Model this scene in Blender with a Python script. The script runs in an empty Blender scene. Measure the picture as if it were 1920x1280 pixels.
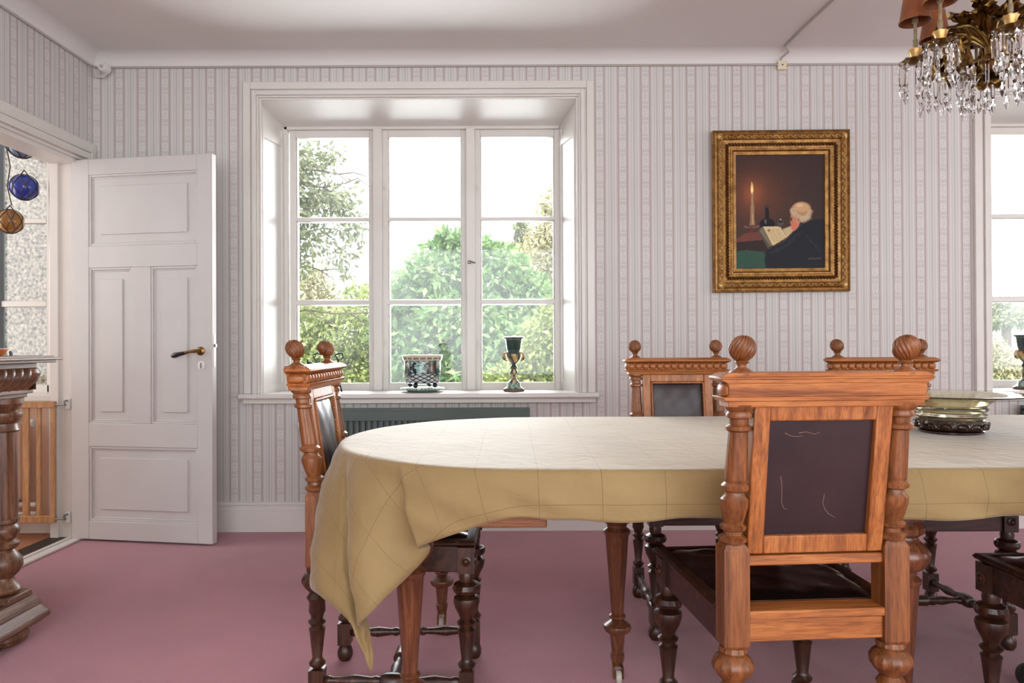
import bpy, math, random
import numpy as np
from mathutils import Matrix, Vector

# ------------------------------------------------------------------ camera, world, light
scene = bpy.context.scene
F, CH, HY, ROLL = 1350.0, 1.05, 646.0, 0.0045      # focal length in px, eye height, horizon row
cam_d = bpy.data.cameras.new('camera')
cam_d.sensor_width = 36.0
cam_d.lens = F / 1920 * 36.0
cam_d.clip_start = 0.05
cam = bpy.data.objects.new('camera', cam_d)
scene.collection.objects.link(cam)
_p = math.atan((HY - 640) / F)
_fw = Vector((0, math.cos(_p), math.sin(_p)))
_up = Vector((math.sin(ROLL), -math.sin(_p), math.cos(_p))).normalized()
_rt = _fw.cross(_up).normalized()
_up = _rt.cross(_fw)
_m = Matrix((_rt, _up, -_fw)).transposed().to_4x4()
_m.translation = (0, 0, CH)
cam.matrix_world = _m
scene.camera = cam

world = bpy.data.worlds.new('sky')
scene.world = world
world.use_nodes = True
_bg = world.node_tree.nodes['Background']
_bg.inputs[0].default_value = (0.93, 0.97, 1.0, 1)
_bg.inputs[1].default_value = 2.0

_sd = bpy.data.lights.new('sun', 'SUN')
_sd.energy = 3.0
_sd.angle = math.radians(8)
_sd.color = (1.0, 0.95, 0.86)
sun = bpy.data.objects.new('sun', _sd)
sun.rotation_euler = Vector((0.45, 0.70, -1.0)).to_track_quat('-Z', 'Y').to_euler()
scene.collection.objects.link(sun)

def area_light(name, loc, direction, sx, sy, power, color):
    d = bpy.data.lights.new(name, 'AREA')
    d.shape = 'RECTANGLE'; d.size = sx; d.size_y = sy; d.energy = power; d.color = color
    o = bpy.data.objects.new(name, d)
    o.location = loc
    o.rotation_euler = Vector(direction).to_track_quat('-Z', 'Y').to_euler()
    scene.collection.objects.link(o)
# daylight at the two garden windows, plus added fill lamps at unseen openings
area_light('fill_right_side', (5.60, 1.4, 1.6), (-1, 0, 0), 1.7, 1.6, 10, (0.95, 0.98, 1.0))  # added fill to lift the left wall; its right wall opening is invented
area_light('fill_veranda_side', (-4.12, 3.0, 1.7), (1, 0, 0), 1.6, 1.5, 4, (1.0, 0.99, 0.96))  # added fill lamp to brighten the veranda, out of view
area_light('fill_rear', (1.45, -2.62, 1.42), (0, 1, 0), 6.9, 2.3, 46, (0.93, 0.98, 1.0))  # fill from behind the camera; unseen rear opening widened for its light
area_light('daylight_garden_window_a', (-0.53, 4.62, 1.65), (0, -1, 0), 1.5, 1.5, 76, (0.92, 0.97, 1.0))
area_light('daylight_garden_window_b', (3.62, 4.62, 1.65), (0, -1, 0), 1.5, 1.5, 52, (0.92, 0.97, 1.0))

vs = scene.view_settings
vs.view_transform = 'Standard'
vs.look = 'None'
vs.exposure = 0.76
vs.gamma = 1.0
vs.use_curve_mapping = False
try:
    scene.cycles.use_denoising = True
    scene.cycles.max_bounces = 10
    scene.cycles.transparent_max_bounces = 24
    scene.cycles.caustics_reflective = False
    scene.cycles.caustics_refractive = False
except Exception:
    pass

# ------------------------------------------------------------------ helpers
COL = scene.collection
rnd = random.Random(7)
PI = math.pi

def hy(x):
    return HY - ROLL * (x - 960)
def at(x, y, Y):
    """real point at depth Y seen at photograph pixel x, y"""
    return ((x - 960) / F * Y, Y, CH - (y - hy(x)) / F * Y)
def ax(x, Y): return (x - 960) / F * Y
def az(y, Y, x=960): return CH - (y - hy(x)) / F * Y

def lin(r, g, b):
    return tuple(((c / 255) / 12.92 if c / 255 <= 0.04045 else ((c / 255 + 0.055) / 1.055) ** 2.4) for c in (r, g, b))

class MB:
    def __init__(self):
        self.v = []; self.f = []
    def add(self, vs_, fs_):
        o = len(self.v)
        self.v.extend([tuple(p) for p in vs_])
        self.f.extend([tuple(i + o for i in f) for f in fs_])
        return self
    def box(self, x0, x1, y0, y1, z0, z1):
        if x1 < x0: x0, x1 = x1, x0
        if y1 < y0: y0, y1 = y1, y0
        if z1 < z0: z0, z1 = z1, z0
        return self.add([(x0,y0,z0),(x1,y0,z0),(x1,y1,z0),(x0,y1,z0),(x0,y0,z1),(x1,y0,z1),(x1,y1,z1),(x0,y1,z1)],
                        [(0,3,2,1),(4,5,6,7),(0,1,5,4),(1,2,6,5),(2,3,7,6),(3,0,4,7)])
    def frustum(self, a, b, z0, z1):
        (x0,x1,y0,y1), (X0,X1,Y0,Y1) = a, b
        return self.add([(x0,y0,z0),(x1,y0,z0),(x1,y1,z0),(x0,y1,z0),(X0,Y0,z1),(X1,Y0,z1),(X1,Y1,z1),(X0,Y1,z1)],
                        [(0,3,2,1),(4,5,6,7),(0,1,5,4),(1,2,6,5),(2,3,7,6),(3,0,4,7)])
    def lathe(self, prof, n=20, c=(0,0,0), mod=None, cap=True, axis='z'):
        """prof: (radius, height) list going upwards"""
        o = len(self.v)
        for k, (r, h) in enumerate(prof):
            for i in range(n):
                t = 2 * PI * i / n
                rr = r * (mod(t, h) if mod else 1)
                p = (rr * math.cos(t), rr * math.sin(t), h)
                if axis == 'y': p = (p[0], p[2], -p[1])
                elif axis == 'x': p = (p[2], p[1], -p[0])
                self.v.append((p[0] + c[0], p[1] + c[1], p[2] + c[2]))
        for k in range(len(prof) - 1):
            for i in range(n):
                j = (i + 1) % n
                self.f.append((o + k*n + i, o + k*n + j, o + (k+1)*n + j, o + (k+1)*n + i))
        if cap:
            self.f.append(tuple(o + i for i in range(n))[::-1])
            self.f.append(tuple(o + (len(prof)-1)*n + i for i in range(n)))
        return self
    def tube(self, pts, r, n=8, cap=True):
        pts = [Vector(p) for p in pts]
        o = len(self.v)
        rs = r if isinstance(r, (list, tuple)) else [r] * len(pts)
        prev = None
        for k, p in enumerate(pts):
            d = (pts[min(k+1, len(pts)-1)] - pts[max(k-1, 0)])
            d = d.normalized() if d.length > 1e-9 else Vector((0,0,1))
            if prev is None:
                a = Vector((0,0,1)) if abs(d.z) < 0.9 else Vector((1,0,0))
                u = d.cross(a).normalized()
            else:
                u = (prev - d * prev.dot(d)).normalized()
            prev = u
            w = d.cross(u)
            for i in range(n):
                t = 2 * PI * i / n
                self.v.append(tuple(p + (u * math.cos(t) + w * math.sin(t)) * rs[k]))
        for k in range(len(pts) - 1):
            for i in range(n):
                j = (i + 1) % n
                self.f.append((o + k*n + i, o + k*n + j, o + (k+1)*n + j, o + (k+1)*n + i))
        if cap:
            self.f.append(tuple(o + i for i in range(n))[::-1])
            self.f.append(tuple(o + (len(pts)-1)*n + i for i in range(n)))
        return self
    def ball(self, c, r, n=16, m=10, sz=1.0, mod=None):
        prof = []
        o = len(self.v)
        for k in range(m + 1):
            a = -PI/2 + PI * k / m
            for i in range(n):
                t = 2 * PI * i / n
                rr = r * (mod(t, a) if mod else 1)
                cr = max(math.cos(a), 0.02)
                self.v.append((c[0] + rr*cr*math.cos(t), c[1] + rr*cr*math.sin(t), c[2] + rr*sz*math.sin(a)))
        for k in range(m):
            for i in range(n):
                j = (i + 1) % n
                self.f.append((o + k*n + i, o + k*n + j, o + (k+1)*n + j, o + (k+1)*n + i))
        self.f.append(tuple(o + i for i in range(n))[::-1])
        self.f.append(tuple(o + m*n + i for i in range(n)))
        return self
    def prism_x(self, prof, x0, x1):
        """prof: closed (y,z) outline swept along x"""
        n = len(prof); o = len(self.v)
        for x in (x0, x1):
            for (y, z) in prof: self.v.append((x, y, z))
        for i in range(n):
            j = (i + 1) % n
            self.f.append((o + i, o + j, o + n + j, o + n + i))
        self.f.append(tuple(o + i for i in range(n))[::-1])
        self.f.append(tuple(o + n + i for i in range(n)))
        return self
    def prism_y(self, prof, y0, y1):
        n = len(prof); o = len(self.v)
        for y in (y0, y1):
            for (x, z) in prof: self.v.append((x, y, z))
        for i in range(n):
            j = (i + 1) % n
            self.f.append((o + i, o + j, o + n + j, o + n + i))
        self.f.append(tuple(o + i for i in range(n))[::-1])
        self.f.append(tuple(o + n + i for i in range(n)))
        return self
    def prism_z(self, prof, z0, z1):
        n = len(prof); o = len(self.v)
        for z in (z0, z1):
            for (x, y) in prof: self.v.append((x, y, z))
        for i in range(n):
            j = (i + 1) % n
            self.f.append((o + i, o + j, o + n + j, o + n + i))
        self.f.append(tuple(o + i for i in range(n))[::-1])
        self.f.append(tuple(o + n + i for i in range(n)))
        return self
    def move(self, fn, start=0):
        self.v[start:] = [tuple(fn(*p)) for p in self.v[start:]]
        return self
    def mesh(self, name, mat, smooth=True, angle=38):
        me = bpy.data.meshes.new(name)
        me.from_pydata(self.v, [], self.f)
        me.validate(); me.update()
        import bmesh
        b = bmesh.new(); b.from_mesh(me)
        bmesh.ops.recalc_face_normals(b, faces=b.faces)
        b.to_mesh(me); b.free()
        if smooth:
            me.shade_smooth()
            me.set_sharp_from_angle(angle=math.radians(angle))
        if mat: me.materials.append(mat)
        return me
    def build(self, name, mat, parent=None, smooth=True, bevel=0, angle=38):
        o = bpy.data.objects.new(name, self.mesh(name, mat, smooth, angle))
        COL.objects.link(o)
        if parent: o.parent = parent
        if bevel:
            m = o.modifiers.new('bevel', 'BEVEL'); m.width = bevel; m.segments = 2
            m.limit_method = 'ANGLE'; m.angle_limit = math.radians(50)
        return o

def tag(o, label=None, cat=None, group=None, kind=None):
    if label: o['label'] = label
    if cat: o['category'] = cat
    if group: o['group'] = group
    if kind: o['kind'] = kind
    return o
def empty(name, loc=(0,0,0), rz=0, label=None, cat=None, group=None, kind=None):
    o = bpy.data.objects.new(name, None)
    COL.objects.link(o)
    o.empty_display_size = 0.05
    o.location = loc; o.rotation_euler = (0, 0, rz)
    return tag(o, label, cat, group, kind)
def inst(name, me, parent=None, loc=(0,0,0), rot=(0,0,0), scale=(1,1,1)):
    o = bpy.data.objects.new(name, me)
    COL.objects.link(o)
    if parent: o.parent = parent
    o.location = loc; o.rotation_euler = rot; o.scale = scale
    return o
def copy_tree(o, parent=None):
    c = o.copy(); COL.objects.link(c); c.parent = parent
    for ch in list(o.children): copy_tree(ch, c)
    return c

# ------------------------------------------------------------------ materials
def new_mat(name):
    m = bpy.data.materials.new(name); m.use_nodes = True
    nt = m.node_tree
    return m, nt, nt.nodes['Principled BSDF']
def nd(nt, t, **kw):
    n = nt.nodes.new(t)
    for k, v in kw.items(): setattr(n, k, v)
    return n
def ramp(nt, stops, interp='LINEAR'):
    r = nd(nt, 'ShaderNodeValToRGB'); r.color_ramp.interpolation = interp
    e = r.color_ramp.elements
    while len(e) < len(stops): e.new(0.5)
    for k, (p, c) in enumerate(stops):
        e[k].position = p; e[k].color = (*c, 1)
    return r

def plain(name, c1, c2=None, rough=0.5, metal=0.0, scale=8, bump=0.0, bscale=60, spec=0.5, coat=0.0, stretch=(1,1,1), trans=0, ior=1.45, sheen=0):
    m, nt, b = new_mat(name)
    L = nt.links
    tc = nd(nt, 'ShaderNodeTexCoord'); mp = nd(nt, 'ShaderNodeMapping')
    mp.inputs['Scale'].default_value = stretch
    L.new(tc.outputs['Object'], mp.inputs['Vector'])
    if c2:
        n = nd(nt, 'ShaderNodeTexNoise'); n.inputs['Scale'].default_value = scale; n.inputs['Detail'].default_value = 5
        L.new(mp.outputs[0], n.inputs['Vector'])
        r = ramp(nt, [(0.3, c1), (0.7, c2)])
        L.new(n.outputs['Fac'], r.inputs[0]); L.new(r.outputs[0], b.inputs['Base Color'])
    else:
        b.inputs['Base Color'].default_value = (*c1, 1)
    b.inputs['Roughness'].default_value = rough; b.inputs['Metallic'].default_value = metal
    b.inputs['Specular IOR Level'].default_value = spec; b.inputs['Coat Weight'].default_value = coat
    b.inputs['Coat Roughness'].default_value = 0.15
    if trans:
        b.inputs['Transmission Weight'].default_value = trans; b.inputs['IOR'].default_value = ior
    if sheen:
        b.inputs['Sheen Weight'].default_value = sheen; b.inputs['Sheen Roughness'].default_value = 0.5
    if bump:
        n2 = nd(nt, 'ShaderNodeTexNoise'); n2.inputs['Scale'].default_value = bscale; n2.inputs['Detail'].default_value = 3
        L.new(mp.outputs[0], n2.inputs['Vector'])
        bp = nd(nt, 'ShaderNodeBump'); bp.inputs['Strength'].default_value = bump; bp.inputs['Distance'].default_value = 0.01
        L.new(n2.outputs['Fac'], bp.inputs['Height']); L.new(bp.outputs[0], b.inputs['Normal'])
    return m

def wood(name, dark, mid, light, axis='z', rough=0.38, coat=0.25, scale=1.0):
    m, nt, b = new_mat(name); L = nt.links
    tc = nd(nt, 'ShaderNodeTexCoord'); mp = nd(nt, 'ShaderNodeMapping')
    s = {'z': (22, 22, 1.6), 'x': (1.6, 22, 22), 'y': (22, 1.6, 22)}[axis]
    mp.inputs['Scale'].default_value = tuple(k * scale for k in s)
    L.new(tc.outputs['Object'], mp.inputs['Vector'])
    n = nd(nt, 'ShaderNodeTexNoise'); n.inputs['Scale'].default_value = 2.2; n.inputs['Detail'].default_value = 8; n.inputs['Roughness'].default_value = 0.62
    n.inputs['Distortion'].default_value = 0.6
    L.new(mp.outputs[0], n.inputs['Vector'])
    r = ramp(nt, [(0.30, dark), (0.5, mid), (0.68, light)])
    L.new(n.outputs['Fac'], r.inputs[0])
    n2 = nd(nt, 'ShaderNodeTexNoise'); n2.inputs['Scale'].default_value = 14; n2.inputs['Detail'].default_value = 3
    L.new(mp.outputs[0], n2.inputs['Vector'])
    r2 = ramp(nt, [(0.38, (0.62, 0.58, 0.55)), (0.52, (1, 1, 1))])
    L.new(n2.outputs['Fac'], r2.inputs[0])
    mx = nd(nt, 'ShaderNodeMix', data_type='RGBA', blend_type='MULTIPLY'); mx.inputs[0].default_value = 0.7
    L.new(r.outputs[0], mx.inputs[6]); L.new(r2.outputs[0], mx.inputs[7])
    L.new(mx.outputs[2], b.inputs['Base Color'])
    b.inputs['Roughness'].default_value = rough; b.inputs['Coat Weight'].default_value = coat; b.inputs['Coat Roughness'].default_value = 0.2
    bp = nd(nt, 'ShaderNodeBump'); bp.inputs['Strength'].default_value = 0.12; bp.inputs['Distance'].default_value = 0.003
    L.new(n2.outputs['Fac'], bp.inputs['Height']); L.new(bp.outputs[0], b.inputs['Normal'])
    return m

def vcol_mat(name, rough=0.5, coat=0.0, bump=0.0, bscale=200):
    m, nt, b = new_mat(name); L = nt.links
    a = nd(nt, 'ShaderNodeAttribute', attribute_name='Col')
    L.new(a.outputs['Color'], b.inputs['Base Color'])
    b.inputs['Roughness'].default_value = rough; b.inputs['Coat Weight'].default_value = coat; b.inputs['Coat Roughness'].default_value = 0.08; b.inputs['Specular IOR Level'].default_value = 0.5 if coat else 0.2
    if bump:
        tc = nd(nt, 'ShaderNodeTexCoord'); n2 = nd(nt, 'ShaderNodeTexNoise'); n2.inputs['Scale'].default_value = bscale
        L.new(tc.outputs['Object'], n2.inputs['Vector'])
        bp = nd(nt, 'ShaderNodeBump'); bp.inputs['Strength'].default_value = bump; bp.inputs['Distance'].default_value = 0.004
        L.new(n2.outputs['Fac'], bp.inputs['Height']); L.new(bp.outputs[0], b.inputs['Normal'])
    return m
def paint(o, fn):
    me = o.data
    ca = me.color_attributes.new('Col', 'FLOAT_COLOR', 'POINT')
    buf = []
    for v in me.vertices:
        c = fn(v.co.x, v.co.y, v.co.z); buf.extend((c[0], c[1], c[2], 1.0))
    ca.data.foreach_set('color', buf)
    return o

def wallpaper(name, axis, period, phase):
    m, nt, b = new_mat(name); L = nt.links
    g = nd(nt, 'ShaderNodeNewGeometry'); sp = nd(nt, 'ShaderNodeSeparateXYZ'); L.new(g.outputs['Position'], sp.inputs[0])
    def math_(op, a, bval=None, c=None):
        n = nd(nt, 'ShaderNodeMath', operation=op)
        for k, v in enumerate((a, bval, c)):
            if v is None: continue
            if isinstance(v, (int, float)): n.inputs[k].default_value = v
            else: L.new(v, n.inputs[k])
        return n.outputs[0]
    u = math_('DIVIDE', math_('SUBTRACT', sp.outputs[axis], phase), period)
    fr = math_('FRACT', math_('ADD', u, 100.5))            # .5 at ornament centre
    t = math_('MULTIPLY', math_('ABSOLUTE', math_('SUBTRACT', fr, 0.5)), 2.0)
    W = lambda r, g_, b_: lin(r, g_, b_)
    orn, dark, mau, lt, gr = W(203,199,196), W(174,161,156), W(202,193,191), W(215,214,211), W(196,194,193)
    r = ramp(nt, [(0, orn), (.325, orn), (.35, dark), (.40, dark), (.43, mau), (.53, mau), (.56, lt), (.73, lt), (.755, gr), (.79, gr), (.82, lt), (.91, lt), (.94, gr), (1, gr)])
    L.new(t, r.inputs[0])
    # damask ornament: mirrored cells repeating up the band
    cv = nd(nt, 'ShaderNodeCombineXYZ')
    L.new(math_('MULTIPLY', t, 2.6), cv.inputs[0])
    L.new(math_('PINGPONG', math_('MULTIPLY', sp.outputs[2], 11.0), 1.0), cv.inputs[1])
    vo = nd(nt, 'ShaderNodeTexVoronoi', feature='DISTANCE_TO_EDGE'); vo.inputs['Scale'].default_value = 3.4
    L.new(cv.outputs[0], vo.inputs['Vector'])
    rp = ramp(nt, [(0.04, (1,1,1)), (0.12, (0,0,0))]); L.new(vo.outputs['Distance'], rp.inputs[0])
    msk = ramp(nt, [(0.27, (1,1,1)), (0.31, (0,0,0))]); L.new(t, msk.inputs[0])
    fac = math_('MULTIPLY', math_('MULTIPLY', rp.outputs[0], msk.outputs[0]), 1.0)
    mx = nd(nt, 'ShaderNodeMix', data_type='RGBA'); L.new(fac, mx.inputs[0])
    L.new(r.outputs[0], mx.inputs[6]); mx.inputs[7].default_value = (*W(224,223,220), 1)
    n = nd(nt, 'ShaderNodeTexNoise'); n.inputs['Scale'].default_value = 1.3; n.inputs['Detail'].default_value = 4
    L.new(g.outputs['Position'], n.inputs['Vector'])
    rn = ramp(nt, [(0.3, (0.95, 0.93, 0.925)), (0.65, (1, 1, 1))]); L.new(n.outputs['Fac'], rn.inputs[0])
    m2 = nd(nt, 'ShaderNodeMix', data_type='RGBA', blend_type='MULTIPLY'); m2.inputs[0].default_value = 1
    L.new(mx.outputs[2], m2.inputs[6]); L.new(rn.outputs[0], m2.inputs[7])
    L.new(m2.outputs[2], b.inputs['Base Color']); b.inputs['Roughness'].default_value = 0.75
    b.inputs['Specular IOR Level'].default_value = 0.25
    return m

def glass_pane(name, haze=0.05, tint=(1,1,1)):
    m, nt, b = new_mat(name); L = nt.links
    nt.nodes.remove(b)
    out = nt.nodes['Material Output']
    tr = nd(nt, 'ShaderNodeBsdfTransparent'); tr.inputs[0].default_value = (*tint, 1)
    gl = nd(nt, 'ShaderNodeBsdfGlossy'); gl.inputs['Roughness'].default_value = 0.02
    df = nd(nt, 'ShaderNodeBsdfTranslucent'); df.inputs[0].default_value = (0.9, 0.93, 0.95, 1)
    fr = nd(nt, 'ShaderNodeFresnel'); fr.inputs[0].default_value = 1.45
    tc = nd(nt, 'ShaderNodeTexCoord'); n = nd(nt, 'ShaderNodeTexNoise'); n.inputs['Scale'].default_value = 5; n.inputs['Detail'].default_value = 6
    L.new(tc.outputs['Object'], n.inputs['Vector'])
    r = ramp(nt, [(0.35, (haze*0.5,)*3), (0.75, (haze*1.6,)*3)]); L.new(n.outputs['Fac'], r.inputs[0])
    m1 = nd(nt, 'ShaderNodeMixShader'); L.new(r.outputs[0], m1.inputs[0]); L.new(tr.outputs[0], m1.inputs[1]); L.new(df.outputs[0], m1.inputs[2])
    m2 = nd(nt, 'ShaderNodeMixShader'); L.new(fr.outputs[0], m2.inputs[0]); L.new(m1.outputs[0], m2.inputs[1]); L.new(gl.outputs[0], m2.inputs[2])
    L.new(m2.outputs[0], out.inputs['Surface'])
    return m

def leaf_mat(name, a, b_, c, trans=0.35):
    m, nt, b = new_mat(name); L = nt.links
    at_ = nd(nt, 'ShaderNodeAttribute', attribute_name='Col')
    sp = nd(nt, 'ShaderNodeSeparateColor'); L.new(at_.outputs['Color'], sp.inputs[0])
    r = ramp(nt, [(0.0, a), (0.55, b_), (1.0, c)]); L.new(sp.outputs[0], r.inputs[0])
    L.new(r.outputs[0], b.inputs['Base Color']); b.inputs['Roughness'].default_value = 0.45
    tl = nd(nt, 'ShaderNodeBsdfTranslucent'); L.new(r.outputs[0], tl.inputs[0])
    mx = nd(nt, 'ShaderNodeMixShader'); mx.inputs[0].default_value = trans
    L.new(b.outputs[0], mx.inputs[1]); L.new(tl.outputs[0], mx.inputs[2])
    L.new(mx.outputs[0], nt.nodes['Material Output'].inputs['Surface'])
    return m

YW = 4.085           # face of the garden wall
XL = -2.372          # face of the left wall
ZT, ZC = 2.634, 2.70 # top of wallpaper, ceiling
XR, YB = 5.35, -2.4

M_PAPER_B = wallpaper('wallpaper_garden_wall', 0, 42.95/F*YW, ax(224.5, YW))
M_PAPER_L = wallpaper('wallpaper_left_wall', 1, 0.1235, 3.43)
M_WHITE = plain('white_gloss_paint', lin(226,222,217), lin(219,214,208), rough=0.32, scale=2.5, bump=0.03, bscale=30)
M_DOORW = plain('door_white_paint', lin(203,199,196), lin(196,191,188), rough=0.42, scale=3, bump=0.05, bscale=40)
M_CEIL = plain('ceiling_paint', lin(228,226,223), lin(222,219,216), rough=0.9, scale=1.2, bump=0.04, bscale=120)
M_CARPET = plain('carpet', lin(190,104,114), lin(140,72,82), rough=0.9, scale=260, bump=0.5, bscale=420, spec=0.2, sheen=0.75)
_nt = M_CARPET.node_tree; _b = _nt.nodes['Principled BSDF']
_b.inputs['Sheen Tint'].default_value = (1.0, .84, .90, 1)
_src = _b.inputs['Base Color'].links[0].from_socket
_tc = nd(_nt, 'ShaderNodeTexCoord'); _n = nd(_nt, 'ShaderNodeTexNoise'); _n.inputs['Scale'].default_value = 2.6; _n.inputs['Detail'].default_value = 7; _n.inputs['Roughness'].default_value = .65
_nt.links.new(_tc.outputs['Object'], _n.inputs['Vector'])
_r = ramp(_nt, [(.3, (.80, .76, .77)), (.68, (1.08, 1.10, 1.10))]); _nt.links.new(_n.outputs['Fac'], _r.inputs[0])
_mx = nd(_nt, 'ShaderNodeMix', data_type='RGBA', blend_type='MULTIPLY'); _mx.inputs[0].default_value = 1
_nt.links.new(_src, _mx.inputs[6]); _nt.links.new(_r.outputs[0], _mx.inputs[7]); _nt.links.new(_mx.outputs[2], _b.inputs['Base Color'])
M_GREEN = plain('radiator_green_paint', lin(84,98,94), lin(74,88,84), rough=0.4, scale=3)
M_GLASS = glass_pane('window_glass', 0.006)
M_OAKB = wood('oak_back', lin(118,64,28), lin(172,102,48), lin(196,126,66), 'z', rough=0.42, coat=0.15)
M_OAKX = wood('oak_cross', lin(118,64,28), lin(172,102,48), lin(196,126,66), 'x', rough=0.42, coat=0.15)
M_OAKC = wood('oak_carved', lin(86,50,25), lin(134,80,42), lin(158,100,55), 'z', rough=0.38, coat=0.15)
M_DARK = wood('dark_oak_leg', lin(34,18,11), lin(62,34,20), lin(90,52,30), 'z', rough=0.38, coat=0.25)
M_DARKX = wood('dark_oak_rail', lin(34,18,11), lin(62,34,20), lin(90,52,30), 'x', rough=0.38, coat=0.25)
M_TABLE = wood('table_wood', lin(70,38,24), lin(108,62,38), lin(138,84,52), 'z', rough=0.3, coat=0.4)
M_TABLEX = wood('table_apron_wood', lin(84,44,20), lin(134,76,36), lin(164,100,52), 'x', rough=0.35, coat=0.3)
M_SIDE = wood('sideboard_wood', lin(62,36,22), lin(108,70,46), lin(142,102,76), 'z', rough=0.4, coat=0.2)
M_SIDEY = wood('sideboard_rail_wood', lin(70,46,34), lin(112,80,62), lin(140,106,86), 'y', rough=0.45, coat=0.1)
M_LEATH = plain('leather', lin(52,34,36), lin(38,24,27), rough=0.36, scale=9, bump=0.15, bscale=9, coat=0.08)
M_LEATHB = plain('leather_reverse', lin(54,32,32), lin(34,20,22), rough=0.5, scale=6, bump=0.15, bscale=18)
M_SEAT = plain('seat_leather', lin(20,16,16), lin(12,10,10), rough=0.16, scale=7, bump=0.35, bscale=16, coat=0.6)
M_STUD = plain('nail_stud', lin(190,176,150), rough=0.25, metal=1)
M_BRASS = plain('old_brass', lin(158,124,70), lin(84,60,30), rough=0.36, metal=1, scale=24)
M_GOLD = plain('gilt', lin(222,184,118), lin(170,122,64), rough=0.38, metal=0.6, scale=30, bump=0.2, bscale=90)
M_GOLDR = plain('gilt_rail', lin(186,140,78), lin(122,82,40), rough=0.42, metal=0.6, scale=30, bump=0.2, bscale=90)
M_GOLDD = plain('gilt_dark', lin(120,80,36), lin(74,46,18), rough=0.45, metal=0.6, scale=40, bump=0.3, bscale=120)  # darker gilt for the bead rows and acanthus band
M_IRON = plain('dark_green_iron', lin(40,50,46), rough=0.45, metal=0.6)
M_STEEL = plain('steel', lin(150,150,150), rough=0.3, metal=1)
M_BLACK = plain('black_handle', lin(24,24,32), rough=0.25, coat=0.4)
M_PLAST = plain('white_plastic', lin(222,220,216), rough=0.4)
M_CREAMP = plain('cream_plastic', lin(224,214,184), rough=0.45)
M_CABLE = plain('cable', lin(178,170,164), rough=0.6)
M_SHADE = plain('lamp_shade_leather', lin(158,88,40), lin(96,52,26), rough=0.55, scale=9)
M_CRYS = plain('crystal', (0.98, 0.98, 0.98), rough=0.02, trans=1.0, ior=1.5)
M_CANDLE = plain('candle_sleeve', lin(172,154,122), lin(110,90,62), rough=0.35, scale=40)
M_GATE = wood('gate_beech', lin(170,122,80), lin(188,140,96), lin(204,160,116), 'z', rough=0.5, coat=0.1)
M_PINK = plain('pink_paint', lin(226,190,168), lin(216,178,156), rough=0.6, scale=2)
M_CORK = plain('cork', lin(178,120,86), lin(140,88,62), rough=0.7, scale=60)
M_THRESH = plain('threshold_dark', lin(52,40,36), lin(34,26,24), rough=0.6, scale=30)
M_ROUGHC = plain('roughcast', lin(150,138,126), lin(22,20,18), rough=0.95, scale=44, bump=0.3, bscale=90)
M_GRASS = plain('grass', lin(120,150,70), lin(86,118,48), rough=0.9, scale=20)
M_BARK = plain('bark', lin(112,96,84), lin(74,62,54), rough=0.9, scale=20, bump=0.5)

# ------------------------------------------------------------------ the room
fl = MB().box(XL - 0.15, XR, YB - 0.2, YW, -0.12, 0.0).build('floor', M_CARPET, smooth=False); tag(fl, 'dark crimson fitted carpet', kind='structure')
ce = MB().box(-4.2, XR + 0.2, YB - 0.3, YW + 0.42, ZC, ZC + 0.15).build('ceiling', M_CEIL, smooth=False); tag(ce, 'plain off white ceiling', kind='structure')

WT = 0.42
W1 = (ax(487, YW), ax(1083, YW), 0.755, az(186, YW))       # opening x0,x1,z0,z1
WSH = ax(1827, YW) - ax(460, YW)
W2 = (W1[0] + WSH, W1[1] + WSH, W1[2], W1[3])
W3 = (-3.75, -2.60, W1[2], W1[3])                           # veranda window
def wall_x(name, y0, y1, xs, openings, mat, z1=ZC):
    """wall running along x with rectangular openings"""
    m = MB()
    cur = xs[0]
    for (a, b, c, d) in sorted(openings):
        m.box(cur, a, y0, y1, -0.12, z1)
        m.box(a, b, y0, y1, -0.12, c)
        m.box(a, b, y0, y1, d, z1)
        cur = b
    m.box(cur, xs[1], y0, y1, -0.12, z1)
    return m.build(name, mat, smooth=False)
tag(wall_x('wall_back', YW, YW + WT, (XL - 0.14, XR + 0.2), [W1, W2], M_PAPER_B), 'striped grey and mauve wallpaper wall with two windows', kind='structure')
tag(wall_x('wall_veranda', YW, YW + WT, (-4.2, XL - 0.14), [W3], M_PINK), 'pink veranda wall with a window', kind='structure')
tag(wall_x('wall_front', YB - 0.3, YB, (XL - 0.14, XR + 0.2), [(-2.0, 4.9, 0.28, 2.56)], M_PAPER_B), kind='structure')
tag(MB().box(XR, XR + 0.2, YB, .5, -0.12, ZC).box(XR, XR + 0.2, 2.3, YW, -0.12, ZC).box(XR, XR + 0.2, .5, 2.3, -0.12, .75).box(XR, XR + 0.2, .5, 2.3, 2.45, ZC).build('wall_right', M_PAPER_L, smooth=False), kind='structure')
DY0, DY1, DZ = 3.09, 3.955, 2.07                           # doorway
m = MB().box(XL - 0.14, XL, DY1, YW, 0, ZC).box(XL - 0.14, XL, DY0, DY1, DZ, ZC).box(XL - 0.14, XL, YB, DY0, 0, ZC)
tag(m.build('wall_left', M_PAPER_L, smooth=False), 'striped wallpaper wall above the doorway', kind='structure')

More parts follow.
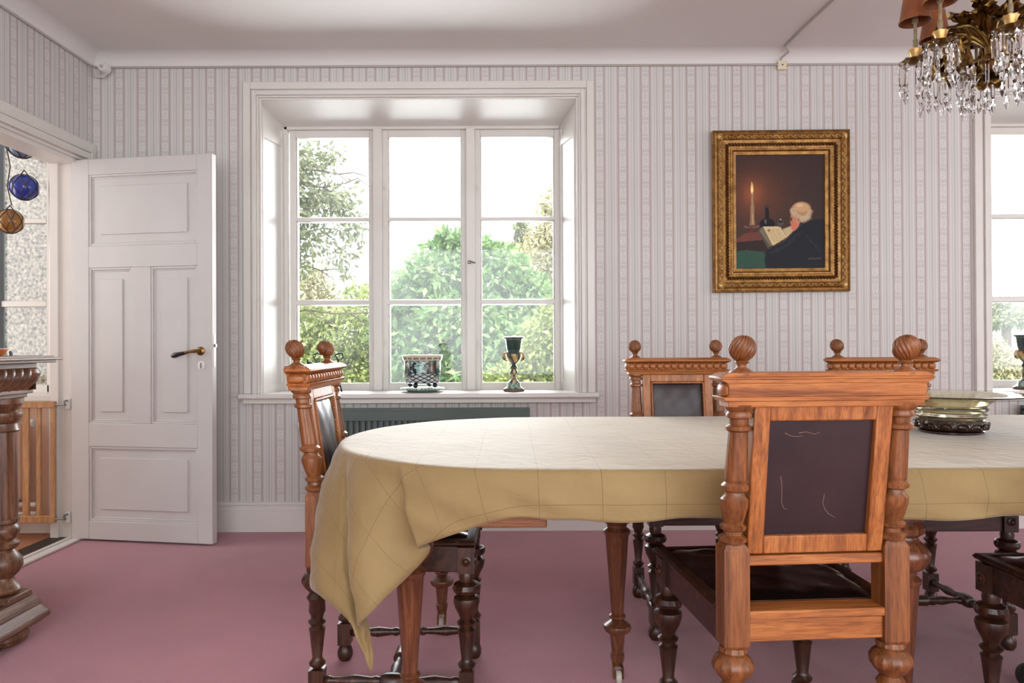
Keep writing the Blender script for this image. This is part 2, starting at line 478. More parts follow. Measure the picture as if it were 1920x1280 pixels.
# cove between wall and ceiling
cov = []
for k in range(7):
    a = PI/2 * k / 6
    cov.append((0.085 * (1 - math.cos(a)), ZT + (ZC - ZT) * math.sin(a)))
prof = [(YW - d, z) for d, z in cov] + [(YW + 0.01, ZC + .01), (YW + 0.01, ZT)]
tag(MB().prism_x(prof, XL - 0.01, XR).build('trim_1', M_CEIL), 'white plaster cove along the garden wall', kind='structure')
prof = [(XL + d, z) for d, z in cov] + [(XL - 0.01, ZC + .01), (XL - 0.01, ZT)]
tag(MB().prism_y(prof, YB, YW).build('trim_2', M_CEIL), 'white plaster cove along the left wall', kind='structure')

# baseboards
bp_ = [(0, 0), (-0.018, 0), (-0.018, 0.128), (-0.014, 0.133), (-0.014, 0.15), (-0.02, 0.154), (-0.018, 0.163), (-0.006, 0.168), (0, 0.168)]
tag(MB().prism_x([(YW + y, z) for y, z in bp_], XL, XR).build('baseboard_back', M_WHITE, angle=25), 'tall white moulded baseboard', kind='structure')
tag(MB().prism_y([(XL - y, z) for y, z in bp_], YB, DY0 - 0.12).build('baseboard_left', M_WHITE, angle=25), kind='structure')

# ---------------------------------------------------------------- windows
def mould(m, x0, x1, z0, z1, steps, yb, bottom=False):
    """nested rectangular picture-frame moulding: steps = (inset from outer, proud y)"""
    for (a, b, d) in steps:
        X0, X1, Z1 = x0 + a, x1 - a, z1 - a
        m.box(X0, X0 + b, yb - d, yb, z0, Z1)
        m.box(X1 - b, X1, yb - d, yb, z0, Z1)
        m.box(X0 + b, X1 - b, yb - d, yb, Z1 - b, Z1)
YG = 4.40
GZ = [(az(259.5, YG, 800), az(407, YG, 800)), (az(416, YG, 800), az(561, YG, 800)), (az(572, YG, 800), az(717, YG, 800))]
GX = [(ax(558, YG), ax(695, YG)), (ax(730, YG), ax(867, YG)), (ax(902, YG), ax(1040, YG))]
SILL = az(737, YW - 0.03, 800)
def make_window(name, dx, op, label):
    w = empty(name, (0, 0, 0), kind='structure'); w['label'] = label
    ox0, ox1 = ax(459, YW) + dx, ax(1115, YW) + dx; oz1 = az(153, YW)
    m = MB(); mould(m, ox0, ox1, SILL, oz1, [(0, 0.042, 0.024), (0.042, 0.010, 0.016), (0.052, 0.024, 0.030), (0.076, 0.012, 0.02), (0.088, 0.012, 0.012)], YW)
    m.build('casing', M_WHITE, w, bevel=0.003)
    # stool with moulded nose
    s = MB().prism_x([(YG, SILL - 0.03), (YW - 0.048, SILL - 0.03), (YW - 0.056, SILL - 0.022), (YW - 0.056, SILL - 0.008), (YW - 0.05, SILL), (YG, SILL)], op[0], op[1])
    s.prism_x([(YW, SILL - 0.03), (YW - 0.048, SILL - 0.03), (YW - 0.056, SILL - 0.022), (YW - 0.056, SILL - 0.008), (YW - 0.05, SILL), (YW, SILL)], ox0 - 0.018, op[0])
    s.prism_x([(YW, SILL - 0.03), (YW - 0.048, SILL - 0.03), (YW - 0.056, SILL - 0.022), (YW - 0.056, SILL - 0.008), (YW - 0.05, SILL), (YW, SILL)], op[1], ox1 + 0.018)
    s.box(ox0, ox1, YW - 0.034, YW, SILL - 0.055, SILL - 0.03)
    s.build('window_sill', M_WHITE, w, bevel=0.002)
    # splayed reveal boards
    fx0, fx1, fz1 = ax(535, YG - .03) + dx, ax(1050, YG - .03) + dx, az(239, YG - .03)
    yr = YG - 0.03
    m = MB()
    def board(a0, b0, a1, b1):  # quad prism between two vertical edges (x,y)
        m.prism_z([a0, b0, b1, a1], SILL, op[3])
    m.prism_z([(op[0] - .001, YW), (fx0, yr), (fx0, YG + .03), (op[0] - .02, YG + .03)], SILL, op[3])
    m.build('reveal_board', M_WHITE, w, smooth=False)
    m = MB().prism_z([(op[1] + .001, YW), (fx1, yr), (fx1, YG + .03), (op[1] + .02, YG + .03)], SILL, op[3])
    m.build('reveal_board', M_WHITE, w, smooth=False)
    m = MB().prism_x([(YW, op[3] + .001), (yr, fz1), (YG + .03, fz1), (YG + .03, op[3] + .02)], op[0], op[1])
    m.build('reveal_board', M_WHITE, w, smooth=False)
    # raised panel strips on the side boards
    for sgn, xa, xb in ((1, op[0], fx0), (-1, op[1], fx1)):
        m = MB()
        t = lambda k: (xa + (xb - xa) * k, YW + (yr - YW) * k)
        for (k0, k1, z0, z1) in ((0.10, 0.16, SILL, op[3] - .05), (0.84, 0.90, SILL, op[3] - .10), (0.16, 0.84, SILL + .0, SILL + .05), (0.16, 0.84, fz1 - .12, fz1 - .07)):
            (x0, y0), (x1, y1) = t(k0), t(k1)
            m.prism_z([(x0 - .004*sgn, y0), (x1 - .004*sgn, y1), (x1 + .007*sgn, y1), (x0 + .007*sgn, y0)], z0, z1)
        m.build('reveal_moulding', M_WHITE, w, smooth=False)
    # outer frame
    m = MB().box(fx0 - .01, GX[0][0] + dx - .045, YG - .05, YG + .05, SILL, fz1 + .01).box(GX[2][1] + dx + .045, fx1 + .01, YG - .05, YG + .05, SILL, fz1 + .01)
    m.box(fx0, fx1, YG - .05, YG + .05, GZ[0][0] + .045, fz1 + .01).box(fx0, fx1, YG - .02, YG + .05, SILL - .02, GZ[2][1] - .045)
    m.build('window_frame', M_WHITE, w, bevel=0.003)
    for k in range(2):
        a, b = GX[k][1] + dx, GX[k+1][0] + dx
        c = (a + b) / 2
        mm = MB().box(c - .026, c + .026, YG - .075, YG + .03, SILL, GZ[0][0] + .047).build('mullion', M_WHITE, w, bevel=0.004)
    for k in range(3):
        a, b = GX[k][0] + dx, GX[k][1] + dx
        c = MB()
        z0, z1 = GZ[2][1], GZ[0][0]
        st = 0.036
        c.box(a - st, a, YG - .03, YG + .02, z0 - .045, z1 + .045).box(b, b + st, YG - .03, YG + .02, z0 - .045, z1 + .045)
        c.box(a, b, YG - .03, YG + .02, z1, z1 + .045).box(a, b, YG - .03, YG + .02, z0 - .045, z0)
        # putty chamfer
        e = .007
        c.box(a, a + e, YG - .016, YG + .02, z0, z1).box(b - e, b, YG - .016, YG + .02, z0, z1)
        cs = c.build('casement', M_WHITE, w, bevel=0.003)
        for j in range(2):
            za, zb = GZ[j+1][0], GZ[j][1]
            MB().prism_x([(YG - .026, za + .006), (YG - .026, zb - .006), (YG - .014, zb), (YG + .018, zb), (YG + .018, za), (YG - .014, za)], a, b).build('glazing_bar', M_WHITE, cs)
        for j in range(3):
            MB().box(a - .002, b + .002, YG + .002, YG + .005, GZ[j][1] - .002, GZ[j][0] + .002).build('pane', M_GLASS, cs, smooth=False)
        for (zz) in (az(355, YG, 800), az(645, YG, 800)):
            hx = (b + st * .5) if k == 0 else (a - st * .5)
            MB().tube([(hx, YG - .03, zz + .02), (hx, YG - .042, zz + .012), (hx + .006, YG - .046, zz), (hx, YG - .046, zz - .016), (hx - .006, YG - .04, zz - .008)], .0025, 6).build('hook', M_WHITE, cs)
    c = (GX[1][1] + GX[2][0]) / 2 + dx
    h = MB().lathe([(.011, 0), (.011, .006), (.006, .008), (.006, .02)], 12, (c - .008, YG - .075, az(494, YG, 880)), axis='y')
    h.move(lambda x, y, z: (x, 2 * (YG - .075) - y, z))
    h.tube([(c - .012, YG - .094, az(492, YG, 880)), (c + .03, YG - .094, az(496, YG, 880))], [.005, .004], 8).build('turn_catch', M_STEEL, w)
    return w
make_window('window_1', 0.0, W1, 'white wooden window of three casements with deep splayed reveal')
make_window('window_2', WSH, W2, 'white wooden window behind the chandelier at the right edge')

# veranda window
w = empty('window_3', kind='structure'); w['label'] = 'veranda window seen through the open doorway'
x3 = [(-4.05, -3.16), (ax(6, YG), ax(91, YG))]
m = MB().box(-2.83 + .012, -2.58, YG - .04, YG + .03, SILL - .02, W3[3] + .03)
m.box(-3.76, -2.6, YG - .04, YG + .03, GZ[0][0] + .05, W3[3] + .03).box(-3.76, -2.6, YG - .04, YG + .03, SILL - .03, GZ[2][1])
m.build('window_frame', M_WHITE, w, bevel=.003)
cg = plain('blue_grey_paint', lin(118,124,138), rough=0.5)
MB().box(x3[0][1] - .02, x3[1][0], YG - .03, YG + .02, GZ[2][1], GZ[0][0] + .05).build('mullion', cg, w, bevel=.003)
for (a, b) in x3:
    for j in range(2):
        MB().box(a, b, YG - .02, YG + .015, GZ[j+1][0], GZ[j][1]).build('glazing_bar', M_WHITE, w, bevel=.003)
    for j in range(3):
        MB().box(a - .004, b + .006, YG + .002, YG + .005, GZ[j][1] - .002, GZ[j][0] + .002).build('pane', M_GLASS, w, smooth=False)
MB().box(-4.0, XL - .14, YW - .05, YG, SILL - .035, SILL).build('window_sill', M_WHITE, w, bevel=.004)
MB().tube([(ax(93.5, YW - .03), YW - .02, 0.0), (ax(93.5, YW - .03), YW - .02, ZC)], .011, 12).build('standpipe', M_WHITE, w)

# veranda floor, walls
tag(MB().box(-4.2, XL - 0.14, 1.9, YW, -0.12, 0.0).build('floor_veranda', M_CORK, smooth=False), 'brown cork floor of the veranda', kind='structure')
m = MB().box(-4.2, -4.05, 1.9, YW, 0, 0.8).box(-4.2, XL - 0.14, 1.8, 1.9, 0, ZC).box(-4.2, -4.05, 1.9, 2.1, 0.8, ZC)
tag(m.build('wall_veranda_side', M_PINK, smooth=False), kind='structure')
tag(MB().prism_x([(YW + y, z * .5) for y, z in bp_], -4.05, XL - .14).build('baseboard_veranda', M_WHITE, angle=25), kind='structure')

# doorway casing and lining
m = MB()
cs_ = [(0, .05, .022), (.05, .012, .034), (.062, .03, .028), (.092, .012, .04), (.104, .016, .02)]
for (a, b, d) in cs_:   # from outside inwards
    y1 = DY1 + .12 - a; z1 = DZ + .12 - a; y0 = DY0 - .12 + a
    m.box(XL, XL + d, y1 - b, min(y1, YW), 0, z1).box(XL, XL + d, y0, y0 + b, 0, z1).box(XL, XL + d, y0 + b, y1 - b, z1 - b, z1)
tag(m.build('trim_3', M_WHITE, bevel=.003), 'white moulded casing around the doorway', kind='structure')
m = MB().box(XL - .145, XL + .004, DY1 - .022, DY1 + .001, 0, DZ).box(XL - .145, XL + .004, DY0 - .001, DY0 + .022, 0, DZ).box(XL - .145, XL + .004, DY0, DY1, DZ - .022, DZ + .001)
m.box(XL - .145, XL - .10, DY1 - .036, DY1 - .022, 0, DZ - .02)
tag(m.build('trim_4', M_WHITE, bevel=.002), 'white door lining', kind='structure')
tag(MB().box(XL - .16, XL - .045, DY0, DY1, 0, .012).build('trim_5', M_THRESH, bevel=.003), 'dark worn threshold board', kind='structure')
tag(MB().box(XL - .045, XL - .022, DY0, DY1, 0, .018).box(XL - .02, XL + .03, DY0 - .02, DY1, 0, .012).build('trim_6', M_WHITE, bevel=.003), 'white threshold strip', kind='structure')

# open door leaf
DW, DH, DT = 0.83, 2.05, 0.042
d = empty('door_1', (XL - 0.012, 3.945, 0.012), math.atan2(-0.131, 0.817), kind='structure'); d['label'] = 'white four panel door standing open against the wall'
pan = [(.107, .745, 1.58, 1.965), (.107, .365, .625, 1.462), (.475, .745, .625, 1.462), (.107, .745, .10, .50)]
m = MB()
zs = [0, .10, .50, .625, 1.462, 1.58, 1.965, DH]
m.box(0, .107, -DT, 0, 0, DH).box(.745, DW, -DT, 0, 0, DH)
for a, b in ((0, .10), (.50, .625), (1.462, 1.58), (1.965, DH)): m.box(.107, .745, -DT, 0, a, b)
m.box(.365, .475, -DT, 0, .625, 1.462)
m.build('door_frame', M_DOORW, d, bevel=.003)
for (a, b, c, e) in pan:
    q = MB().box(a, b, -DT + .014, -.012, c, e)
    q.frustum((0,0,0,0), (0,0,0,0), 0, 0) if False else None
    # bead around and raised field
    for (i0, w_, dp) in ((0, .012, .004), (.012, .008, .010)):
        q.box(a + i0, a + i0 + w_, -DT + dp, -.014, c + i0, e - i0).box(b - i0 - w_, b - i0, -DT + dp, -.014, c + i0, e - i0)
        q.box(a + i0 + w_, b - i0 - w_, -DT + dp, -.014, c + i0, c + i0 + w_).box(a + i0 + w_, b - i0 - w_, -DT + dp, -.014, e - i0 - w_, e - i0)
    q.box(a + .062, b - .062, -DT + .007, -.014, c + .062, e - .062)
    q.build('door_panel', M_DOORW, d, bevel=.002)
hx, hz = .765, 1.012
MB().box(DW - .002, DW + .002, -DT + .012, -.012, hz - .085, hz + .085).build('lock_plate', M_WHITE, d)
MB().box(DW, DW + .012, -DT + .014, -.016, hz + .02, hz + .036).build('latch', M_STEEL, d)
h = MB().lathe([(.023, 0), (.023, .004), (.018, .008), (.010, .010), (.009, .05), (.011, .055)], 18, (hx, 0, 0), axis='y')
h.move(lambda x, y, z: (x, -DT - y, z + hz))
hh = h.build('door_handle', M_BRASS, d)
MB().tube([(hx + .004, -DT - .05, hz), (hx - .03, -DT - .054, hz - .002), (hx - .06, -DT - .052, hz - .01)], [.0085, .008, .008], 10).build('lever', M_BRASS, hh)
MB().tube([(hx - .055, -DT - .052, hz - .009), (hx - .09, -DT - .052, hz - .016), (hx - .115, -DT - .052, hz - .022), (hx - .128, -DT - .052, hz - .025), (hx - .134, -DT - .052, hz - .026)], [.009, .012, .015, .011, .005], 10).build('grip', M_BLACK, hh)
e_ = MB().lathe([(.021, 0), (.021, .003), (.016, .005)], 18, (hx + .004, 0, 0), axis='y')
e_.move(lambda x, y, z: (x, -DT - y, z * 1.2 + hz - .075)).build('escutcheon', M_WHITE, d)
MB().box(hx, hx + .007, -DT - .0055, -DT - .004, hz - .09, hz - .062).build('keyhole', M_STEEL, d)

# ---------------------------------------------------------------- wall fittings
m = MB()
pts = [(XL + .012, YB + .1, ZT - .004), (XL + .012, YW - .05, ZT - .004), (XL + .035, YW - .014, ZT - .006), (XL + .1, YW - .012, ZT - .004), (XR - .05, YW - .012, ZT - .004)]
m.tube(pts, .006, 6)
cab = m.build('wall_cable', M_CABLE); tag(cab, 'thin painted cable running along the top of the wallpaper', 'cable')
bx, bz = ax(1467, YW), az(124, YW, 1467)
jb = empty('junction_box', (bx, YW, bz), label='small cream square junction box at the top of the wall', cat='junction box')
MB().box(-.025, .025, -.028, -.016, -.025, .025).box(-.023, .023, -.018, -.0001, -.023, .023).build('cover', M_CREAMP, jb, bevel=.003)
MB().lathe([(.004, 0), (.004, .003)], 10, axis='y').move(lambda x, y, z: (x, -.028 - y, z)).build('screw', M_BLACK, jb)
cz = ZC - .006
x0, y0 = ax(1480, YW - .1), YW - .1
def ceil_pt(px, py): Y = (cz - CH) * F / (hy(px) - py); return (ax(px, Y), Y, cz)
pts = [(bx - .005, YW - .012, bz + .02), (bx - .003, YW - .02, ZT + .03), (bx + .02, YW - .065, ZC - .02), ceil_pt(1475, 86), ceil_pt(1505, 56), ceil_pt(1535, 28), ceil_pt(1567, -2), ceil_pt(1700, -118), (1.5, 2.25, cz)]
tag(MB().tube(pts, .0055, 6).build('ceiling_cable', M_CABLE), 'thin pale cable crossing the ceiling from the junction box', 'cable')
sx, sz = ax(197, YW - .07), az(127, YW - .07, 197)
sn = empty('alarm_sensor', (sx, YW - .07, sz), label='small round white alarm sensor in the upper room corner', cat='sensor')
MB().lathe([(.010, -.03), (.022, -.028), (.027, -.018), (.027, .018), (.02, .026), (.012, .028)], 20, axis='y').build('housing', M_PLAST, sn)
MB().lathe([(.010, 0), (.010, .004), (.005, .006)], 14, axis='y').move(lambda x, y, z: (x, -.029 - y, z)).build('lens', M_CABLE, sn)
MB().tube([(-.0, .02, -.02), (-.02, .03, -.035), (-.07, .045, -.03), (-.085, .06, -.005)], .007, 8).build('bracket', M_PLAST, sn)

# radiators
def radiator(x0, x1, label, valve):
    r = empty('radiator', ((x0 + x1) / 2, YW - .09, 0), label=label, cat='radiator', group='green panel radiators under the windows')
    hw = (x1 - x0) / 2
    zt, zb = .70, .16
    MB().box(-hw, hw, -.035, .035, zt - .018, zt).box(-hw, hw, -.038, -.034, zt - .066, zt - .012).box(-hw, hw, .034, .038, zt - .066, zt - .012).build('top_grille', M_GREEN, r, bevel=.004)
    MB().box(-hw + .01, hw - .01, -.015, .03, zb, zt - .03).build('panel', M_GREEN, r, smooth=False)
    n = int(2 * hw / .033)
    f = MB().frustum((-.013, .013, 0, .02), (-.013, .013, 0, .02), 0, 1)
    fm = MB().prism_z([(-.014, .0), (-.009, -.014), (.009, -.014), (.014, .0)], zb + .01, zt - .05).mesh('fin', M_GREEN)
    for i in range(n): inst('fin', fm, r, (-hw + .022 + i * (2 * hw - .044) / (n - 1), -.015, 0))
    for s in (-1, 1):
        MB().box(s * hw * .8 - .012, s * hw * .8 + .012, .03, .07, .3, .5).build('bracket', M_GREEN, r)
    if valve:
        v = MB().lathe([(.012, 0), (.012, .02), (.024, .022), (.026, .03), (.026, .065), (.02, .07)], 18, axis='x', mod=lambda t, h: 1 + .05 * math.cos(10 * t) if h > .022 else 1)
        v.move(lambda x, y, z: (-hw - .005 - x, y, z + zt - .085)).build('thermostat_valve', M_PLAST, r)
        MB().tube([(-hw - .02, 0, zt - .085), (-hw - .02, 0, .0)], .008, 8).build('pipe', M_GREEN, r)
    else:
        MB().lathe([(.008, 0), (.008, .012)], 10, axis='x').move(lambda x, y, z: (hw + x, y, z + zt - .03)).build('bleed_screw', M_STEEL, r)
radiator(ax(584, YW - .1), ax(993, YW - .1), 'dark green panel radiator under the left window', True)
radiator(ax(1922, YW - .1), ax(1922, YW - .1) + 1.2, 'dark green panel radiator under the right window', False)

# ---------------------------------------------------------------- dining chairs
LEAN = 0.15
def lean(x, y, z): return (x, y - max(0.0, z - .63) * LEAN, z)
KX, FX, FY = .172, .186, .43
def gad(n, a): return lambda t, h: 1 + a * abs(math.sin(n * t / 2))
REAR_LEG = [(.018,0),(.025,.012),(.026,.028),(.02,.046),(.013,.054)]
TURN = [(.014,.128),(.024,.136),(.026,.142),(.018,.150),(.015,.158),(.024,.232),(.026,.240),(.017,.248),(.026,.256),(.028,.262),(.018,.270),
        (.022,.282),(.034,.305),(.038,.322),(.036,.332),(.022,.340),(.034,.348),(.038,.358),(.034,.370),(.02,.378),(.022,.392),(.019,.404)]
def make_chair():
    c = empty('dining_chair')
    for s in (-1, 1):
        # back post: leg, square block, turned upper column
        p = MB()
        p.lathe(REAR_LEG, 18, (s*KX, 0, 0)).box(s*KX - .021, s*KX + .021, -.021, .021, .054, .125)
        p.lathe([(r*.92, z) for r, z in TURN[:12]] + [(.024,.29),(.022,.315),(.03,.33),(.020,.345)], 20, (s*KX, 0, 0))
        p.lathe([(.020,.345),(.030,.356),(.040,.372),(.041,.382),(.034,.395),(.024,.402),(.028,.408),(.026,.418)], 28, (s*KX, 0, 0), mod=gad(14, .07))
        p.build('rear_leg', M_DARK, c); p = MB()
        p.frustum((s*KX-.022, s*KX+.022, -.022, .022), (s*KX-.027, s*KX+.027, -.026, .026), .416, .424)
        p.box(s*KX - .027, s*KX + .027, -.026, .026, .424, .622)
        p.frustum((s*KX-.027, s*KX+.027, -.026, .026), (s*KX-.02, s*KX+.02, -.02, .02), .622, .634)
        i0 = len(p.v)
        p.lathe([(.022,.632),(.030,.638),(.031,.646),(.020,.652),(.019,.660),(.027,.664),(.028,.671),(.020,.677),(.024,.690),(.029,.715),(.029,.728),(.021,.737),
                 (.020,.744),(.028,.748),(.029,.757),(.022,.764),(.023,.770)], 20, (s*KX, 0, 0))
        p.lathe([(.0235,.770),(.0225,.80),(.0195,.872)], 40, (s*KX, 0, 0), mod=lambda t, h: 1 - .07 * (0.5 + 0.5 * math.cos(10 * t)))
        p.lathe([(.020,.870),(.026,.874),(.026,.881),(.0195,.886),(.0195,.897),(.026,.900),(.0265,.906),(.023,.912),(.029,.918),(.030,.926)], 20, (s*KX, 0, 0))
        p.move(lean, i0)
        post = p.build('back_post', M_OAKC, c, bevel=0)
        f = MB().lathe([(.027,.984),(.028,.990),(.018,.997),(.010,1.002),(.009,1.008),(.015,1.012),(.010,1.018)], 18, (s*KX, 0, 0))
        sp = lambda t, a, s=s: 1 + .06 * math.sin(18 * t + 10 * a * s)
        f.ball((s*KX, 0, 1.040), .0258, 108, 30, mod=sp)
        f.move(lean).build('finial', M_OAKC, post, angle=80)
    # crest rail, flat at the rear, moulded to the front and round the ends
    r = MB()
    r.frustum((-.205,.205,-.026,.026), (-.205,.205,-.026,.030), .922, .934)
    r.frustum((-.212,.212,-.027,.036), (-.216,.216,-.027,.042), .934, .943)
    r.box(-.206,.206,-.027,.030,.943,.970)
    r.frustum((-.208,.208,-.027,.036), (-.222,.222,-.027,.050), .970, .978)
    r.frustum((-.222,.222,-.027,.050), (-.222,.222,-.027,.050), .978, .983)
    r.frustum((-.222,.222,-.027,.050), (-.206,.206,-.027,.034), .983, .992)
    r.move(lean)
    crest = r.build('crest_rail', M_OAKX, c, bevel=.0015)
    cush = MB().ball((0, 0, 0), 1, 12, 8).move(lambda x, y, z: (max(-1, min(1, x*1.25)) * .0136, y * .010, max(-1, min(1, z*1.2)) * .0125))
    cm = cush.mesh('dentil', M_OAKX, angle=70)
    n = 14
    yy = .030 - (.956 - .63) * LEAN
    for i in range(n): inst('dentil', cm, crest, (-.193 + i * .386 / (n - 1), yy, .9565))
    for s in (-1, 1): inst('dentil', cm, crest, (s * .206, .0 - (.956 - .63) * LEAN, .9565), (0, 0, PI/2), (1.7, 1, 1))
    # back panel frame
    b = MB()
    hw, ft = .146, .034
    for s in (-1, 1): b.box(s*hw, s*(hw - ft), -.016, .016, .612, .924)
    b.box(-hw + ft, hw - ft, -.016, .016, .612, .650).box(-hw + ft, hw - ft, -.016, .016, .892, .924)
    b.box(-hw + ft, -hw + ft + .008, .004, .02, .65, .892).box(hw - ft - .008, hw - ft, .004, .02, .65, .892).box(-hw + ft, hw - ft, .004, .02, .884, .892).box(-hw + ft, hw - ft, .004, .02, .65, .658)
    b.move(lean).build('back_frame', M_OAKB, c, bevel=.003)
    q = MB().box(-KX + .026, KX - .026, -.018, .016, .588, .609); q.build('lower_rail', M_OAKX, c, bevel=.003)
    # padded leather panel
    N = 14
    g = MB(); vs_ = []; fs_ = []
    X, Z0, Z1 = hw - ft, .650, .892
    for side in (0, 1):
        for j in range(N + 1):
            for i in range(N + 1):
                u, v = i / N, j / N
                bulge = (math.sin(PI * u) * math.sin(PI * v)) ** .35
                wr = .002 * math.sin(19 * u + 5 * v) * math.sin(13 * v + 2)
                y = (.004 + .014 * bulge + wr) if side == 0 else -.004
                vs_.append((-X + 2 * X * u, y, Z0 + (Z1 - Z0) * v))
    o2 = (N + 1) ** 2
    for j in range(N):
        for i in range(N):
            a = j * (N + 1) + i
            fs_.append((a, a + 1, a + N + 2, a + N + 1)); fs_.append((o2 + a, o2 + a + N + 1, o2 + a + N + 2, o2 + a + 1))
    g.add(vs_, fs_)
    g.move(lean)
    pad = g.build('back_leather', M_LEATH, c, angle=80)
    pad.data.materials.append(M_LEATHB)
    for pf in pad.data.polygons:
        if pf.normal.y < -.5: pf.material_index = 1
    st = MB()
    for i in range(6): st.ball((-X + .008 + i * (2*X - .016) / 5, .013, Z1 - .007), .0036, 8, 5); st.ball((-X + .008 + i * (2*X - .016) / 5, .013, Z0 + .007), .0036, 8, 5)
    for j in range(1, 6):
        for s in (-1, 1): st.ball((s * (X - .007), .013, Z0 + .007 + j * (Z1 - Z0 - .014) / 6), .0036, 8, 5)
    st = st.move(lean).build('nail_studs', M_STUD, pad); tag(st, kind='stuff')
    # seat frame
    f = MB()
    MB().box(-KX + .026, KX - .026, -.018, .014, .430, .478).build('rear_rail', M_OAKX, c, bevel=.003)
    f.prism_z([(-.012 + FX, FY - .02), (FX + .012, FY - .02), (KX + .014, .02), (KX - .012, .02)], .405, .478)
    f.prism_z([(.012 - FX, FY - .02), (-FX - .012, FY - .02), (-KX - .014, .02), (-KX + .012, .02)], .405, .478)
    f.box(-FX, FX, FY - .014, FY + .014, .405, .478)
    f.build('seat_frame', M_DARKX, c, bevel=.003)
    MB().box(-KX + .026, KX - .026, -.026, .03, .478, .497).build('seat_ledge', M_OAKX, c, bevel=.003)
    s0 = MB()
    def ring(e, z):   # trapezoid outline with overhang e
        return [(-FX - e, FY + e), (FX + e, FY + e), (KX + e, .032), (-KX - e, .032)]
    levels = [(.012, .478), (.026, .484), (.030, .490), (.024, .498), (.004, .4985), (-.010, .490)]
    for (e, z) in levels:
        for (x, y) in ring(e, z): s0.v.append((x, y + (0.005 if (e < -.005 and y < .1) else 0), z))
    for k in range(len(levels) - 1):
        for i in range(4):
            j = (i + 1) % 4
            s0.f.append((k*4 + i, k*4 + j, k*4 + 4 + j, k*4 + 4 + i))
    s0.build('seat_edge', M_DARKX, c, bevel=.002)
    g = MB(); vs_ = []; fs_ = []
    N = 18
    for j in range(N + 1):
        for i in range(N + 1):
            u, v = i / N, j / N
            y = .036 + (FY + .004 - .036) * v; hwd = (KX + (FX - KX) * v) - .004
            bl = (max(0, math.sin(PI * u)) * max(0, math.sin(PI * v))) ** .4
            rim = .004 * math.exp(-((min(u, 1-u, v, 1-v) - .09) / .03) ** 2)
            z = .495 + .012 * bl + rim + .0022 * math.sin(23 * u + 9 * v) * math.sin(17 * v - 6 * u)
            vs_.append((-hwd + 2 * hwd * u, y, z))
    for j in range(N):
        for i in range(N):
            a = j * (N + 1) + i; fs_.append((a, a + 1, a + N + 2, a + N + 1))
    g.add(vs_, fs_)
    sp_ = g.build('seat_leather', M_SEAT, c, angle=80)
    # front legs
    for s in (-1, 1):
        l = MB().lathe(REAR_LEG, 18, (s*FX, FY, 0)).box(s*FX - .021, s*FX + .021, FY - .021, FY + .021, .054, .125)
        l.frustum((s*FX-.021, s*FX+.021, FY-.021, FY+.021), (s*FX-.013, s*FX+.013, FY-.013, FY+.013), .125, .131)
        l.lathe(TURN[:16], 22, (s*FX, FY, 0))
        l.lathe(TURN[15:19], 28, (s*FX, FY, 0), mod=gad(12, .08))
        l.lathe(TURN[18:], 22, (s*FX, FY, 0))
        l.box(s*FX - .0245, s*FX + .0245, FY - .024, FY + .024, .404, .478)
        leg = l.build('front_leg', M_DARK, c)
        ro = MB().lathe([(.015, 0), (.015, .004), (.010, .006), (.009, .003), (.005, .008), (.002, .009)], 16, axis='y')
        ro.move(lambda x, y, z: (x + s*FX, FY + .024 + y, z + .44)); ro.build('rosette', M_DARK, leg)
        ro = MB().lathe([(.015, 0), (.015, .004), (.010, .006), (.009, .003), (.005, .008), (.002, .009)], 16, axis='x')
        ro.move(lambda x, y, z: (s*FX + s*(.0245 + x), FY + y, z + .44)); ro.build('rosette', M_DARK, leg)
    # H stretcher
    def turned(a0, a1):
        L_ = a1 - a0
        return [(.010, a0), (.015, a0 + .08*L_), (.010, a0 + .16*L_), (.011, a0 + .3*L_), (.017, a0 + .55*L_), (.011, a0 + .84*L_), (.015, a0 + .92*L_), (.010, a1)]
    mid = FY / 2
    for s in (-1, 1):
        xs = s * (KX + FX) / 2
        t = MB().lathe(turned(.02, mid - .032), 14, (0, 0, 0), axis='y').lathe(turned(mid + .032, FY - .02), 14, (0, 0, 0), axis='y')
        t.lathe([(.010, mid - .034), (.020, mid - .028), (.023, mid - .018), (.024, mid), (.023, mid + .018), (.020, mid + .028), (.010, mid + .034)], 10, axis='y')
        t.move(lambda x, y, z: (s * (KX + (FX - KX) * y / FY) + x, y, z + .09))
        t.build('side_stretcher', M_DARK, c)
    t = MB().lathe(turned(-.165, -.02), 14, axis='x').lathe(turned(.02, .165), 14, axis='x').lathe([(.02, -.03), (.02, .03)], 14, axis='x')
    t.move(lambda x, y, z: (x, y + mid, z + .09)).build('cross_stretcher', M_DARK, c)
    return c
chair = make_chair()
GRP = 'carved oak dining chairs around the table'
def put_chair(o, x, y, face, label):
    # x,y: midpoint between the rear feet; face: heading of the seat in degrees (90 = away from camera)
    o.location = (x, y, 0); o.rotation_euler = (0, 0, math.radians(face - 90)); tag(o, label, 'chair', GRP)
yl, yr = 1.475, 1.52
put_chair(chair, .632, 1.525, 94, 'carved oak dining chair seen from behind nearest the camera with a cracked leather back')
CHAIR_COPIES = [copy_tree(chair) for _ in range(4)]
for o in chair.children:          # lighter oak on the nearest rear legs paints in light from behind
    if o.name.startswith('rear_leg'):
        o.data = o.data.copy(); o.data.materials[0] = M_OAKC
m = MB()
for pl_ in ([(-.075, .866), (-.062, .860), (-.05, .858), (-.036, .860)], [(-.045, .866), (-.03, .868), (-.012, .863), (.0, .867)], [(-.078, .775), (-.074, .75), (-.073, .72), (-.068, .706), (-.06, .704)], [(.018, .735), (.016, .715), (.022, .702), (.03, .692), (.045, .684)]):
    m.tube([(x, -.0042, z) for x, z in pl_], [.0007] + [.0005] * (len(pl_) - 2) + [.0003], 5)
